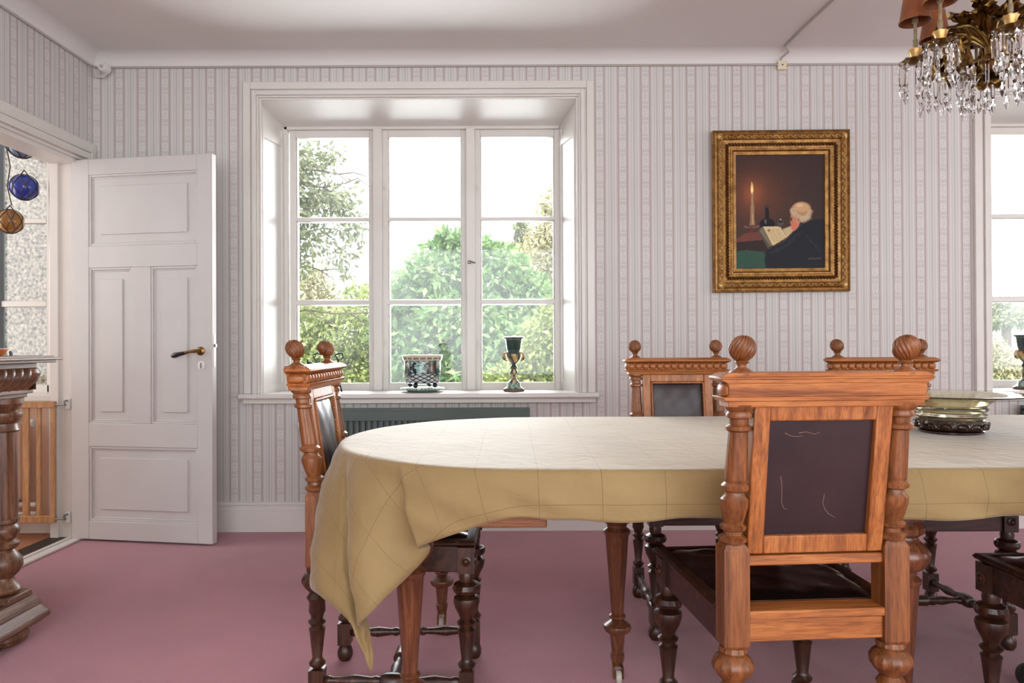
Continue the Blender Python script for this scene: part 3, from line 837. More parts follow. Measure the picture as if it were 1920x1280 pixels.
tag(m.move(lean).build('leather_crack', plain('cracked_hide', lin(150,116,98), rough=.8), chair), 'pale cracks across the leather')
put_chair(CHAIR_COPIES[0], ax(1262, 3.1), 3.0, -90, 'carved oak dining chair across the table, its whole leather back top facing the camera')
put_chair(CHAIR_COPIES[1], ax(1642, 2.99), 2.905, -90, 'carved oak dining chair across the table, half hidden behind the nearest chair')
put_chair(CHAIR_COPIES[2], -.563, 2.243, 0, 'carved oak dining chair at the rounded left table end, seen from the side')
put_chair(CHAIR_COPIES[3], 1.425, 1.44, 90, 'dining chair cut off at right, only dark seat corner and one front leg showing')

# ---------------------------------------------------------------- dining table
CX0, CX1, CYT, R = 0.084, 1.95, 2.253, 0.607
TT = 0.757
tb = empty('dining_table', (CX0, CYT, 0), label='long oval ended wooden dining table on turned legs under a yellow cloth', cat='table')
def stadium(r, n=40, dx=CX1 - CX0):
    pts = []
    for i in range(n + 1):
        a = PI/2 + PI * i / n; pts.append((r * math.cos(a), r * math.sin(a)))
    for i in range(n + 1):
        a = -PI/2 + PI * i / n; pts.append((dx + r * math.cos(a), r * math.sin(a)))
    return pts
MB().prism_z(stadium(R - .012), TT - .030, TT).build('tabletop', M_TABLEX, tb, bevel=.006)
LEGX, LEGY = -.266 - CX0, .47
ap = MB().box(LEGX, .0, -.482, -.458, .60, TT - .03); ap.build('apron', M_TABLEX, tb, bevel=.003)
MB().box(LEGX, .0, .44, .465, .612, TT - .03).build('apron', M_TABLEX, tb, bevel=.003)
MB().box(LEGX - .03, LEGX - .005, -.45, .45, .66, TT - .03).build('apron', M_TABLEX, tb, bevel=.003)
for yy in (-.40, .40): MB().box(.0, 2.2, yy - .015, yy + .015, .68, TT - .03).build('slide_rail', M_TABLEX, tb, bevel=.003)
TLEG = [(.012,.058),(.019,.062),(.022,.075),(.022,.085),(.018,.09),(.022,.13),(.024,.148),(.040,.158),(.044,.168),(.042,.176),(.024,.188),(.018,.192),(.026,.200),(.026,.206),(.019,.212),(.036,.452),(.037,.456),(.041,.462),(.042,.470),(.034,.476),
        (.030,.480),(.032,.49),(.048,.500),(.060,.520),(.062,.535),(.052,.552),(.036,.566),(.034,.575),(.048,.586),(.05,.600),(.04,.612),(.05,.62),(.052,.64)]
def table_leg(x, y):
    l = MB().lathe(TLEG, 26, (x, y, 0)).lathe([(.048, .64), (.048, TT - .03)], 24, (x, y, 0))
    leg = l.build('leg', M_TABLE, tb)
    w_ = MB().lathe([(.006, -.009), (.019, -.008), (.021, -.004), (.021, .004), (.019, .008), (.006, .009)], 20, axis='x').move(lambda a, b, c: (x + a, y - .018 + b, .021 + c))
    w_.build('caster_wheel', plain('caster_china', lin(206,198,186), rough=.25), leg)
    k = MB().lathe([(.011, .048), (.017, .05), (.017, .062)], 14, (x, y, 0)); k.box(x - .016, x - .011, y - .026, y + .01, .016, .05).box(x + .011, x + .016, y - .026, y + .01, .016, .05)
    k.build('caster_fork', M_BRASS, leg)
for lx, ly in ((LEGX, -LEGY + .075), (LEGX, LEGY - .03), (.964 - CX0, -LEGY), (.964 - CX0, LEGY - .03), (2.15 - CX0, -LEGY), (2.15 - CX0, LEGY), (.325 - CX0, .0)):
    table_leg(lx, ly)

# ---------------------------------------------------------------- table cloth
TC = 0.7635
RC = R + .004
def edge(phi):     # phi degrees on the left round end
    return (CX0 + RC * math.cos(math.radians(phi)), CYT + RC * math.sin(math.radians(phi)))
def hp(x, y, Y): return at(x, y, Y)
ctl = []           # (edge point, hem point)
zf = az(972, CYT - RC - .012, 1100)
for i, X in enumerate(np.linspace(CX1, CX0, 26)):
    wv = .002 * math.sin(i * 1.9) + .0025 * math.sin(i * .7 + 1)
    ctl.append(((X, CYT - RC), (X, CYT - RC - .014 + .010 * math.sin(i * 1.3), zf - .003 + wv)))
for phi, h in ((-95, hp(985, 969, 1.632)), (-101, hp(940, 973, 1.635)), (-110, hp(856, 999, 1.655)), (-118, hp(815, 1013, 1.672)), (-124.3, hp(786, 1023, 1.685)), (-125.6, hp(783, 1028, 1.692)),
               (-126.8, hp(804, 1026, 1.765)), (-128.2, hp(799, 1040, 1.77)), (-131, hp(784, 1060, 1.760)), (-135, hp(748, 1094, 1.735)), (-141, hp(700, 1140, 1.70)), (-146, hp(671, 1167, 1.705)), (-148.5, hp(672, 1172, 1.735)),
               (-150, hp(692, 1190, 1.79)), (-151.5, hp(694, 1256, 1.80)), (-154, hp(662, 1180, 1.80)), (-157, hp(640, 1152, 1.81)), (-163, hp(600, 1116, 1.85)), (-168, hp(581, 1098, 1.91)), (-173, hp(585, 1055, 1.985)),
               (-177, (-.545, 2.10, .58)), (-183, (-.548, 2.25, .535)), (-195, (-.53, 2.40, .55)), (-210, (-.47, 2.55, .56)), (-235, (-.29, 2.77, .60)), (-258, (-.05, 2.87, .65))):
    ctl.append((edge(phi), h))
for i, X in enumerate(np.linspace(CX0, CX1, 26)):
    ctl.append(((X, CYT + RC), (X, CYT + RC + .012, zf + .003 * math.sin(i * 2.1))))
for i in range(1, 8):
    a = 90 - 180 * i / 8
    e0 = (CX1 + RC * math.cos(math.radians(a)), CYT + RC * math.sin(math.radians(a)))
    ctl.append((e0, (CX1 + (RC + .03) * math.cos(math.radians(a)), CYT + (RC + .03) * math.sin(math.radians(a)), .50)))
def catmull(P, k, sub):
    n = len(P); out = []
    P = np.array(P, float)
    for i in range(n):
        p0, p1, p2, p3 = P[(i-1) % n], P[i], P[(i+1) % n], P[(i+2) % n]
        for j in range(sub):
            t = j / sub
            # centripetal-ish damping: tangents limited to keep sharp folds tight
            m1 = (p2 - p0) * .42; m2 = (p3 - p1) * .42
            d_ = p2 - p1
            lim = np.linalg.norm(d_) * 1.3 + 1e-9
            for mm in (m1, m2):
                l = np.linalg.norm(mm)
                if l > lim: mm *= lim / l
            out.append((2*t**3-3*t**2+1)*p1 + (t**3-2*t**2+t)*m1 + (-2*t**3+3*t**2)*p2 + (t**3-t**2)*m2)
    return np.array(out)
SUB = 6
E = catmull([c[0] for c in ctl], 2, SUB); H = catmull([c[1] for c in ctl], 3, SUB)
NU = len(E)
cx = np.clip(E[:, 0], CX0, CX1)
outd = np.stack([E[:, 0] - cx, E[:, 1] - CYT], 1); outd /= np.linalg.norm(outd, axis=1)[:, None]
verts = []; uv = []
rings = [0.0, .15, .35, .55, .72, .85, .93, .97]
for t in rings:
    for i in range(NU):
        x = cx[i] + (E[i,0] - cx[i]) * t; y = CYT + (E[i,1] - CYT) * t
        z = TC + .0012 * math.sin(9*x + 3*y) * math.sin(11*y - 2*x)
        verts.append((x, y, z)); uv.append((x, y))
nT = len(rings)
for k, (dr, dz) in enumerate([(-.010, -.001), (-.004, -.004), (.001, -.011)]):
    for i in range(NU):
        verts.append((E[i,0] + outd[i,0]*dr, E[i,1] + outd[i,1]*dr, TC + dz)); uv.append((E[i,0] + outd[i,0]*dr, E[i,1] + outd[i,1]*dr))
NS = 14
for k in range(1, NS + 1):
    t = k / NS
    for i in range(NU):
        a = np.array([E[i,0] + outd[i,0]*.003, E[i,1] + outd[i,1]*.003, TC - .014])
        # top third hangs straight from the edge, folds open lower down
        s_ = t ** .8
        p = a * (1 - t) + H[i] * t
        p[:2] = a[:2] * (1 - s_) + H[i][:2] * s_
        L_ = np.linalg.norm(H[i] - a)
        bul = .018 * math.sin(PI * t) * min(1, L_ / .25)
        p[0] += outd[i,0] * bul; p[1] += outd[i,1] * bul
        wr = .0035 * math.sin(37*E[i,0] + 21*E[i,1] + 30*p[2]) * math.sin(PI * t) + .002 * math.sin(80*p[2] + 25*E[i,0])
        p[0] += outd[i,0] * wr; p[1] += outd[i,1] * wr
        verts.append(tuple(p)); uv.append((E[i,0] + outd[i,0] * (L_ * t + .01), E[i,1] + outd[i,1] * (L_ * t + .01)))
rows = nT + 3 + NS
faces = []
for k in range(rows - 1):
    for i in range(NU):
        j = (i + 1) % NU
        faces.append((k*NU + i, k*NU + j, (k+1)*NU + j, (k+1)*NU + i))
M_CLOTH, nt, b = new_mat('yellow_linen'); L = nt.links
u_ = nd(nt, 'ShaderNodeAttribute', attribute_name='flat'); sp = nd(nt, 'ShaderNodeSeparateXYZ'); L.new(u_.outputs['Vector'], sp.inputs[0])
def line_mask(sock, per, ph, wd):
    a = nd(nt, 'ShaderNodeMath', operation='ADD'); a.inputs[1].default_value = ph; L.new(sock, a.inputs[0])
    d1 = nd(nt, 'ShaderNodeMath', operation='DIVIDE'); d1.inputs[1].default_value = per; L.new(a.outputs[0], d1.inputs[0])
    f1 = nd(nt, 'ShaderNodeMath', operation='FRACT'); L.new(d1.outputs[0], f1.inputs[0])
    c1 = nd(nt, 'ShaderNodeMath', operation='COMPARE'); c1.inputs[1].default_value = .5; c1.inputs[2].default_value = wd / per; L.new(f1.outputs[0], c1.inputs[0])
    return c1.outputs[0]
mxm = nd(nt, 'ShaderNodeMath', operation='MAXIMUM')
L.new(line_mask(sp.outputs[0], .145, 10.02, .0008), mxm.inputs[0]); L.new(line_mask(sp.outputs[1], .16, 10.03, .0008), mxm.inputs[1])
tcn = nd(nt, 'ShaderNodeTexCoord'); nz = nd(nt, 'ShaderNodeTexNoise'); nz.inputs['Scale'].default_value = 5; nz.inputs['Detail'].default_value = 6
L.new(tcn.outputs['Object'], nz.inputs['Vector'])
rr = ramp(nt, [(.3, lin(146,122,80)), (.7, lin(162,138,94))]); L.new(nz.outputs['Fac'], rr.inputs[0])
mxc = nd(nt, 'ShaderNodeMix', data_type='RGBA'); L.new(mxm.outputs[0], mxc.inputs[0]); L.new(rr.outputs[0], mxc.inputs[6]); mxc.inputs[7].default_value = (*lin(128,104,64), 1)
L.new(mxc.outputs[2], b.inputs['Base Color']); b.inputs['Roughness'].default_value = .7; b.inputs['Specular IOR Level'].default_value = .3; b.inputs['Sheen Weight'].default_value = .42; b.inputs['Sheen Roughness'].default_value = .4
nz2 = nd(nt, 'ShaderNodeTexNoise'); nz2.inputs['Scale'].default_value = 16; nz2.inputs['Detail'].default_value = 5; nz2.inputs['Distortion'].default_value = 1.2
L.new(tcn.outputs['Object'], nz2.inputs['Vector'])
bpn = nd(nt, 'ShaderNodeBump'); bpn.inputs['Strength'].default_value = .30; bpn.inputs['Distance'].default_value = .012; L.new(nz2.outputs['Fac'], bpn.inputs['Height']); L.new(bpn.outputs[0], b.inputs['Normal'])
cm_ = MB(); cm_.v = verts; cm_.f = faces
me = bpy.data.meshes.new('table_cloth'); me.from_pydata(verts, [], faces); me.update()
att = me.attributes.new('flat', 'FLOAT_VECTOR', 'POINT')
att.data.foreach_set('vector', [k for (a_, b_) in uv for k in (a_, b_, 0.0)])
me.materials.append(M_CLOTH)
import bmesh
bmx = bmesh.new(); bmx.from_mesh(me); bmx.verts.ensure_lookup_table()
bmesh.ops.remove_doubles(bmx, verts=[bmx.verts[i] for i in range(NU)], dist=.006)
bmesh.ops.dissolve_degenerate(bmx, dist=1e-5, edges=bmx.edges)
bmx.to_mesh(me); bmx.free(); me.update(); me.shade_smooth()
cl = bpy.data.objects.new('table_cloth', me); COL.objects.link(cl)
so = cl.modifiers.new('thick', 'SOLIDIFY'); so.thickness = .0022; so.offset = -1
tag(cl, 'pale yellow linen cloth draped over the dining table with a hanging corner', 'tablecloth')

# ---------------------------------------------------------------- glass bowl on carved stand
BX, BY = ax(1782, 2.30), 2.30
M_BOWL = plain('pale_yellow_glass', (0.90, 0.86, 0.62), rough=.03, trans=.95, ior=1.48)
M_STAND = wood('stand_wood', lin(30,18,16), lin(56,34,28), lin(80,50,40), 'x', rough=.25, coat=.5)
st = empty('bowl_stand', (BX, BY, TC + .002), label='low carved dark wooden stand under the glass bowl', cat='stand')
MB().lathe([(.088, 0), (.092, .002), (.092, .006), (.084, .009)], 40).build('foot_ring', M_STAND, st)
MB().lathe([(.072, .008), (.094, .012), (.101, .024), (.098, .036), (.086, .044), (.080, .044), (.080, .040)], 64, mod=lambda t, h: 1 + (.035 * math.sin(14*t + 60*h) if .01 < h < .042 else 0)).build('carved_band', M_STAND, st)
kn = MB().tube([(-.02, 0, -.006), (-.012, -.003, .006), (0, -.004, .009), (.012, -.003, .006), (.018, 0, -.004), (.010, -.002, -.008), (.006, -.001, -.001)], .0038, 6).mesh('scroll', M_STAND)
for i in range(14):
    a = 2 * PI * i / 14; inst('scroll', kn, st, (.0985 * math.cos(a), .0985 * math.sin(a), .025), (0, 0, a + PI/2))
bw = empty('glass_bowl', (BX, BY, TC + .0475), label='pale yellow glass bowl with a wide flaring rim on the dining table', cat='bowl')
outer = [(.070, 0), (.092, .001), (.099, .006), (.1, .013), (.096, .018), (.095, .021), (.101, .025), (.103, .031), (.098, .037), (.100, .041), (.106, .047), (.116, .054), (.132, .061), (.155, .067), (.187, .0715), (.222, .0735)]
inner = [(.2245, .0755), (.222, .0775), (.187, .0760), (.155, .0720), (.130, .0660), (.112, .0585), (.101, .050), (.094, .040), (.088, .028), (.080, .014), (.05, .009), (.002, .008)]
MB().lathe(outer + inner, 64).build('bowl', M_BOWL, bw, angle=60)

# ---------------------------------------------------------------- painting
PX0, PX1, PZ0, PZ1 = ax(1338, YW - .03), ax(1595, YW - .03), az(547, YW - .03, 1466), az(244, YW - .03, 1466)
pw, ph = PX1 - PX0, PZ1 - PZ0
pt = empty('painting', ((PX0 + PX1) / 2, YW - .004, (PZ0 + PZ1) / 2), label='old oil painting of a man reading by candlelight in an ornate gilt frame', cat='painting')
pt.rotation_euler = (math.radians(1.2), math.radians(-0.35), 0)
fw_ = 45 / F * YW
hw, hh_ = pw / 2, ph / 2
# mitred frame rails: profile (distance from outer edge, proud)
FP = [(0, .004), (0, .030), (.004, .036), (.010, .036), (.013, .030), (.022, .032), (.030, .044), (.040, .048), (.050, .044), (.056, .034), (.066, .032), (.080, .030), (.094, .024), (.100, .024), (.103, .029), (.110, .029), (.113, .020), (.120, .018), (.134, .016), (.137, .010), (.137, .004)]
def rail(a, b_):
    # a,b outer corners ((x,z)) ; inward mitred at both ends
    m = MB()
    ax_, az_ = a; bx_, bz_ = b_
    dx, dz = (bx_ - ax_), (bz_ - az_); l = math.hypot(dx, dz); dx /= l; dz /= l
    nx, nz_ = -dz, dx
    n = len(FP)
    for (px, pz, s) in ((ax_, az_, 1), (bx_, bz_, -1)):
        for (dd, pr) in FP:
            m.v.append((px + nx * dd + dx * dd * s, -pr, pz + nz_ * dd + dz * dd * s))
    for i in range(n):
        j = (i + 1) % n
        m.f.append((i, j, n + j, n + i))
    m.f.append(tuple(range(n))[::-1]); m.f.append(tuple(range(n, 2*n)))
    return m
cor = [(-hw, -hh_), (hw, -hh_), (hw, hh_), (-hw, hh_)]
bead = MB().ball((0, 0, 0), .0042, 6, 4)
leaf = MB().ball((0, 0, 0), 1, 8, 5).move(lambda x, y, z: (x * .0095 + z * .007, y * .012, z * .0105))
for k in range(4):
    a, b_ = cor[k], cor[(k + 1) % 4]
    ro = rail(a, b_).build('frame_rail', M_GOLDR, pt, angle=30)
    dx, dz = b_[0] - a[0], b_[1] - a[1]; l = math.hypot(dx, dz); dx /= l; dz /= l; nx, nz_ = -dz, dx
    def row(src, off, pr, step, mat, name, alt=False):
        mm = MB()
        n = int((l - 2 * off) / step)
        for i in range(n):
            d_ = off + (l - 2 * off) * (i + .5) / n
            s = -1 if (alt and i % 2) else 1
            o = len(mm.v)
            vs_ = []
            for (x, y, z) in src.v:
                lx = x; lz = z * s
                vs_.append((a[0] + dx * (d_ + lx) + nx * (off + lz), -pr + y, a[1] + dz * (d_ + lx) + nz_ * (off + lz)))
            mm.add(vs_, src.f)
        o = mm.build(name, mat, ro); tag(o, kind='stuff')
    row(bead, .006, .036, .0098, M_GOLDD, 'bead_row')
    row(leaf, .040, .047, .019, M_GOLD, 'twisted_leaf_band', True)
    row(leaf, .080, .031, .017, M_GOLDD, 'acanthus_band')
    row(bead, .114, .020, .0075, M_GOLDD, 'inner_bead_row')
for (x, z) in cor:
    s = MB().ball((0, 0, 0), 1, 10, 6).move(lambda a, b_, c: (a * .020, b_ * .010, c * .020))
    s.move(lambda a, b_, c: (a + x - math.copysign(.040, x), b_ - .046, c + z - math.copysign(.040, z))).build('corner_leaf', M_GOLD, pt)
# canvas
cw, chh = hw - .135, hh_ - .135
NX, NZ = 150, 190
U, V = np.meshgrid(np.linspace(0, 1, NX + 1), np.linspace(0, 1, NZ + 1))     # v down
img = np.zeros((NZ + 1, NX + 1, 3))
def C(r, g, b_): return np.array([r, g, b_], float) / 255
rs = np.random.RandomState(3)
def soft(d_, w_): return np.clip(.5 - d_ / w_, 0, 1)
def put(mask, col): img[:] = img * (1 - mask[..., None]) + col * mask[..., None]
def ell(cx_, cy_, rx, ry, w_=.12): return soft(np.sqrt(((U - cx_) / rx) ** 2 + ((V - cy_) / ry) ** 2) - 1, w_)
def poly(P, w_=None):
    ins = np.zeros(U.shape, bool); n = len(P)
    for i in range(n):
        (x1, y1), (x2, y2) = P[i], P[(i+1) % n]
        if y1 == y2: continue
        c_ = ((y1 > V) != (y2 > V)) & (U < (x2 - x1) * (V - y1) / (y2 - y1) + x1)
        ins ^= c_
    return ins.astype(float)
img[:] = C(58, 44, 42)
gl_ = np.exp(-(((U - .2) / .42) ** 2 + ((V - .36) / .30) ** 2)); img += gl_[..., None] * C(46, 18, 4)
gl_ = np.exp(-(((U - .19) / .12) ** 2 + ((V - .33) / .11) ** 2)); img += gl_[..., None] * C(50, 26, 10)
put(poly([(0, .74), (.10, .685), (.28, .675), (.32, .76), (.0, .78)]), C(112, 64, 52))
put(poly([(0, .765), (.32, .745), (.36, .84), (.0, .85)]), C(48, 34, 32))
put(poly([(0, .845), (.12, .835), (.30, .85), (.36, .90), (.36, 1.0), (0, 1)]), C(48, 80, 66))
put(ell(.175, .628, .088, .013), C(132, 92, 82)); put(ell(.175, .624, .06, .007), C(70, 44, 44)); put(poly([(.16, .635), (.19, .635), (.195, .68), (.155, .68)]), C(96, 52, 46))
put(poly([(.172, .335), (.202, .335), (.215, .62), (.158, .62)]), C(150, 116, 88)); put(poly([(.183, .34), (.19, .34), (.195, .61), (.182, .61)]), C(190, 156, 120))
put(ell(.184, .295, .016, .045, .5), C(255, 214, 130)); put(ell(.182, .262, .006, .03, .5), C(255, 200, 120)); put(ell(.184, .31, .008, .02, .5), C(255, 248, 214))
put(ell(.355, .605, .085, .048), C(22, 22, 30)); put(poly([(.33, .45), (.372, .45), (.376, .58), (.326, .58)]), C(24, 24, 32)); put(ell(.351, .452, .026, .012), C(60, 58, 64)); put(ell(.335, .585, .012, .02), C(90, 92, 100))
put(ell(.505, .60, .032, .028), C(84, 78, 74)); put(ell(.505, .585, .022, .012), C(30, 28, 30)); put(ell(.505, .57, .012, .008), C(150, 146, 140))
put(poly([(.245, .665), (.305, .625), (.42, .79), (.36, .825)]), C(84, 76, 64)); put(poly([(.265, .665), (.305, .632), (.415, .79), (.385, .805)]), C(120, 110, 92))
put(poly([(.305, .627), (.50, .632), (.575, .725), (.415, .80)]), C(214, 192, 148)); put(poly([(.525, .655), (.615, .628), (.665, .66), (.575, .725)]), C(196, 174, 132))
for k in range(7):
    y_ = .66 + k * .017
    put(((np.abs(V - y_ + (U - .42) * .12) < .0035) & (U > .345 + k * .012) & (U < .50 + k * .011)).astype(float) * .45, C(150, 122, 84))
put(ell(.372, .663, .018, .012), C(150, 120, 80))
put(ell(.668, .575, .055, .080), C(196, 128, 100)); put(ell(.655, .625, .035, .045), C(204, 120, 94)); put(poly([(.625, .56), (.612, .60), (.628, .615), (.65, .60)]), C(190, 116, 92))
put(poly([(.605, .555), (.635, .545), (.64, .575), (.61, .585)]), C(96, 66, 54))
put(ell(.735, .505, .120, .088), C(176, 136, 100)); put(ell(.745, .462, .092, .044, .5), C(204, 162, 120)); put(ell(.72, .445, .04, .016, .8), C(222, 186, 146))
for kx_, ky_ in ((.645, .50), (.66, .515), (.68, .53), (.71, .545), (.74, .555), (.77, .555), (.80, .545), (.825, .525), (.84, .50), (.64, .485), (.79, .57), (.76, .58), (.82, .555)):
    put(ell(kx_, ky_, .030, .017, .9) * .8, C(200, 178, 148)); put(ell(kx_ + .01, ky_ + .006, .008, .012, .9) * .6, C(140, 112, 86))
put(ell(.705, .575, .020, .030), C(208, 150, 120)); put(ell(.707, .578, .009, .016), C(160, 100, 80)); put(poly([(.685, .655), (.80, .60), (.86, .575), (.89, .578), (.70, .675)]), C(178, 150, 132))
put(poly([(.345, .84), (.42, .81), (.55, .765), (.655, .675), (.74, .62), (.87, .572), (1, .565), (1, 1), (.335, 1), (.32, .92)]), C(27, 30, 38))
put(poly([(.36, .86), (.55, .79), (.68, .70), (.76, .66), (.60, .80), (.42, .87)]), C(38, 40, 46)); put((np.abs((U - .78) * .9 - (V - .70)) < .004) * ((U > .78) & (U < .95)).astype(float) * .5, C(80, 78, 80))
sg = np.abs(V - (.915 + .006 * np.sin(U * 170) + .012 * np.exp(-((U - .84) / .015) ** 2) * np.sin(U * 400))) < .003
put((sg & (U > .82) & (U < .965)).astype(float) * .7, C(150, 118, 112))
img += rs.normal(0, .010, img.shape[:2])[..., None]
img = np.clip(img, 0, 1); imgl = np.where(img <= .04045, img / 12.92, ((img + .055) / 1.055) ** 2.4)
cvb = MB()
cvb.v = [(-cw + 2 * cw * U[j, i], -.008, chh - 2 * chh * V[j, i]) for j in range(NZ + 1) for i in range(NX + 1)]
cvb.f = [(j*(NX+1)+i, (j+1)*(NX+1)+i, (j+1)*(NX+1)+i+1, j*(NX+1)+i+1) for j in range(NZ) for i in range(NX)]
me = bpy.data.meshes.new('canvas'); me.from_pydata(cvb.v, [], cvb.f); me.update()
ca = me.color_attributes.new('Col', 'FLOAT_COLOR', 'POINT')
ca.data.foreach_set('color', np.concatenate([imgl.reshape(-1, 3), np.ones(((NZ+1)*(NX+1), 1))], 1).ravel())
me.materials.append(vcol_mat('oil_paint', rough=.5, bump=.12, bscale=160))
inst('canvas', me, pt)
MB().box(-cw - .01, cw + .01, -.006, .0, -chh - .01, chh + .01).build('stretcher', M_GATE, pt)

# ---------------------------------------------------------------- things on the window sills
M_GLAZE = vcol_mat('majolica_glaze', rough=.22, coat=.6)
sx0, sy0 = ax(792, 4.20), 4.20
def col_pot(x, y, z):
    a = math.atan2(y, x); t = a / (2 * PI) * 16
    if z > .160: return lin(214,206,184) if z > .178 else (lin(110,76,36) if abs(math.sin(a * 9 + 30 * z)) > .35 else lin(222,206,160))
    if z > .154: return lin(216,214,198)
    if z > .080:
        s = abs(math.cos(a * 2 - PI / 2 + .12))
        p = math.sin(a * 13 + 3 * math.sin(z * 120)) * math.sin(z * 150 + a * 5)
        if s > .86: return lin(70,110,100) if p > 0 else lin(120,72,48)
        if s < .30: return lin(156,196,186) if p < .35 else lin(46,84,80)
        return lin(24,42,48) if p > -.1 else lin(170,196,190)
    if z > .030:
        u = a * 14 / PI; v = z * 90
        l = min(abs(((u + v) % 2) - 1), abs(((u - v) % 2) - 1))
        return lin(22,28,36) if l < .28 else lin(196,206,204)
    return lin(24,32,38)
po = empty('cachepot', (sx0, sy0, SILL + .026), label='patterned green and black majolica flowerpot on the window sill', cat='flowerpot')
o = MB().lathe([(.07, .020), (.098, .028)] + [(.098 + .008 * math.sin(PI * k / 48) if k < 36 else .104, .028 + k * .002625) for k in range(1, 49)] + [(.108, .157), (.112, .160), (.114, .168), (.115, .178), (.118, .184), (.116, .187), (.106, .186), (.100, .15), (.09, .05), (.01, .04)], 240).build('pot', M_GLAZE, po, angle=60)
paint(o, col_pot)
for i in range(4):
    a = PI/4 + i * PI/2 + .4
    q = MB().ball((.082 * math.cos(a), .082 * math.sin(a), .013), .015, 10, 6, .9).build('foot', M_BLACK, po)
for i in range(4):
    a = PI/4 + i * PI/2 + .15
    k = MB().tube([(.104 * math.cos(a), .104 * math.sin(a), .05), (.116 * math.cos(a), .116 * math.sin(a), .075), (.112 * math.cos(a), .112 * math.sin(a), .105), (.120 * math.cos(a), .120 * math.sin(a), .135), (.110 * math.cos(a), .110 * math.sin(a), .155)], [.007, .009, .007, .010, .006], 8).build('applied_scroll', M_GLAZE, po)
    paint(k, lambda x, y, z: lin(196,196,186) if math.sin(z * 160) > 0 else lin(60,90,84))
sa = MB().lathe([(.085, 0), (.09, .004), (.094, .006), (.128, .014), (.130, .020), (.127, .022), (.09, .018), (.01, .018)], 80).build('saucer', M_GLAZE)
sa.location = (sx0, sy0, SILL + .002)
paint(sa, lambda x, y, z: lin(118,160,146) if z < .010 else (lin(190,202,186) if math.sin(math.atan2(y, x) * 44) > -.2 else lin(96,124,112)))
tag(sa, 'pale green glazed saucer under the patterned flowerpot', 'saucer')

def goblet(label, loc, tone):
    g = empty('goblet_vase', loc, label=label, cat='vase', group='majolica goblet vases on the window sills')
    pr = [(.062, 0), (.064, .006), (.062, .014), (.050, .020), (.046, .024), (.040, .030), (.038, .048), (.034, .052), (.022, .060), (.018, .075), (.016, .092), (.020, .105), (.024, .112), (.018, .122), (.016, .130), (.022, .138), (.016, .148), (.012, .154), (.016, .162), (.030, .176), (.042, .196), (.046, .212), (.040, .222), (.036, .226), (.040, .260), (.044, .290), (.050, .302), (.062, .308), (.064, .314), (.056, .316), (.048, .300), (.040, .24), (.01, .23)]
    o = MB().lathe(pr, 64).build('cup', M_GLAZE, g, angle=60)
    def cf(x, y, z):
        a = math.atan2(y, x)
        if z < .018: return lin(104,76,68) if math.sin(a * 22) > -.2 else lin(70,50,46)
        if z < .05: return lin(160,186,166) if math.sin(a * 9 + z * 200) > -.1 else lin(74,110,104)
        if z < .135: return lin(206,184,142) if math.sin(a * 4 + 1) * math.cos(z * 110) > .15 else lin(64,52,40)
        if z < .165: return lin(48,54,46)
        if z < .222: return lin(44,58,54) if math.sin(a * 5 + z * 60) > .1 else lin(190,156,96)
        if z < .286: return lin(*tone)
        if z < .296: return lin(150,186,178) if math.sin(a * 30) > 0 else lin(*tone)
        return lin(58,74,66)
    paint(o, cf)
    for s in (-1, 1):
        h = MB().tube([(s * .036, 0, .225), (s * .052, 0, .222), (s * .060, 0, .205), (s * .056, 0, .188), (s * .044, 0, .178), (s * .038, 0, .182)], [.005, .007, .008, .008, .006, .004], 8).build('handle', M_GLAZE, g)
        paint(h, lambda x, y, z: lin(196,160,100) if math.sin(z * 260) > -.4 else lin(70,54,40))
goblet('tall dark green majolica goblet vase on the left window sill', (ax(963, 4.20), 4.20, SILL + .001), (14, 58, 50))
goblet('dark grey goblet vase on the right window sill at the photo edge', (ax(1922, 4.17), 4.17, SILL + .001), (52, 62, 62))

# wrought iron candle stand behind the left chair
ir = empty('iron_candle_stand', (ax(606, 4.2), 4.2, SILL + .001), label='small dark wrought iron stand with curled hooks on the sill behind the left chair', cat='candle stand')
for s in (-1, 1):
    MB().tube([(s*.1, .03, 0), (s*.094, 0, .05), (s*.09, -.01, .12), (s*.09, 0, .19)], .005, 8).build('leg', M_IRON, ir)
    MB().tube([(s*.1, -.05, 0), (s*.094, -.02, .05), (s*.09, -.01, .12)], .005, 8).build('leg', M_IRON, ir)
MB().box(-.1, .1, -.02, .02, .10, .112).build('shelf', M_IRON, ir, bevel=.002)
MB().tube([(-.055, 0, .112), (-.035, 0, .14), (-.03, 0, .165), (-.05, 0, .19), (-.062, 0, .215), (-.04, 0, .222), (-.015, 0, .222), (-.012, 0, .212)], .004, 8).build('hook', M_IRON, ir)
MB().tube([(.095, 0, .11), (.088, 0, .17), (.08, 0, .20), (.07, 0, .215), (.09, 0, .224), (.112, 0, .222), (.114, 0, .20), (.104, 0, .19)], .005, 8).build('hook', M_IRON, ir)
MB().ball((-.075, 0, .155), .022, 14, 8).build('ball', M_IRON, ir)

# ---------------------------------------------------------------- dark ball on the carpet
db = MB().ball((0, 0, .038), .038, 24, 14).build('ball', plain('dark_rubber', lin(46,46,44), lin(34,34,32), rough=.5, scale=20))
db.location = (ax(1922, 2.2), 2.19, 0.0); tag(db, 'dark grey round ball on the carpet at the lower right photo edge', 'ball')

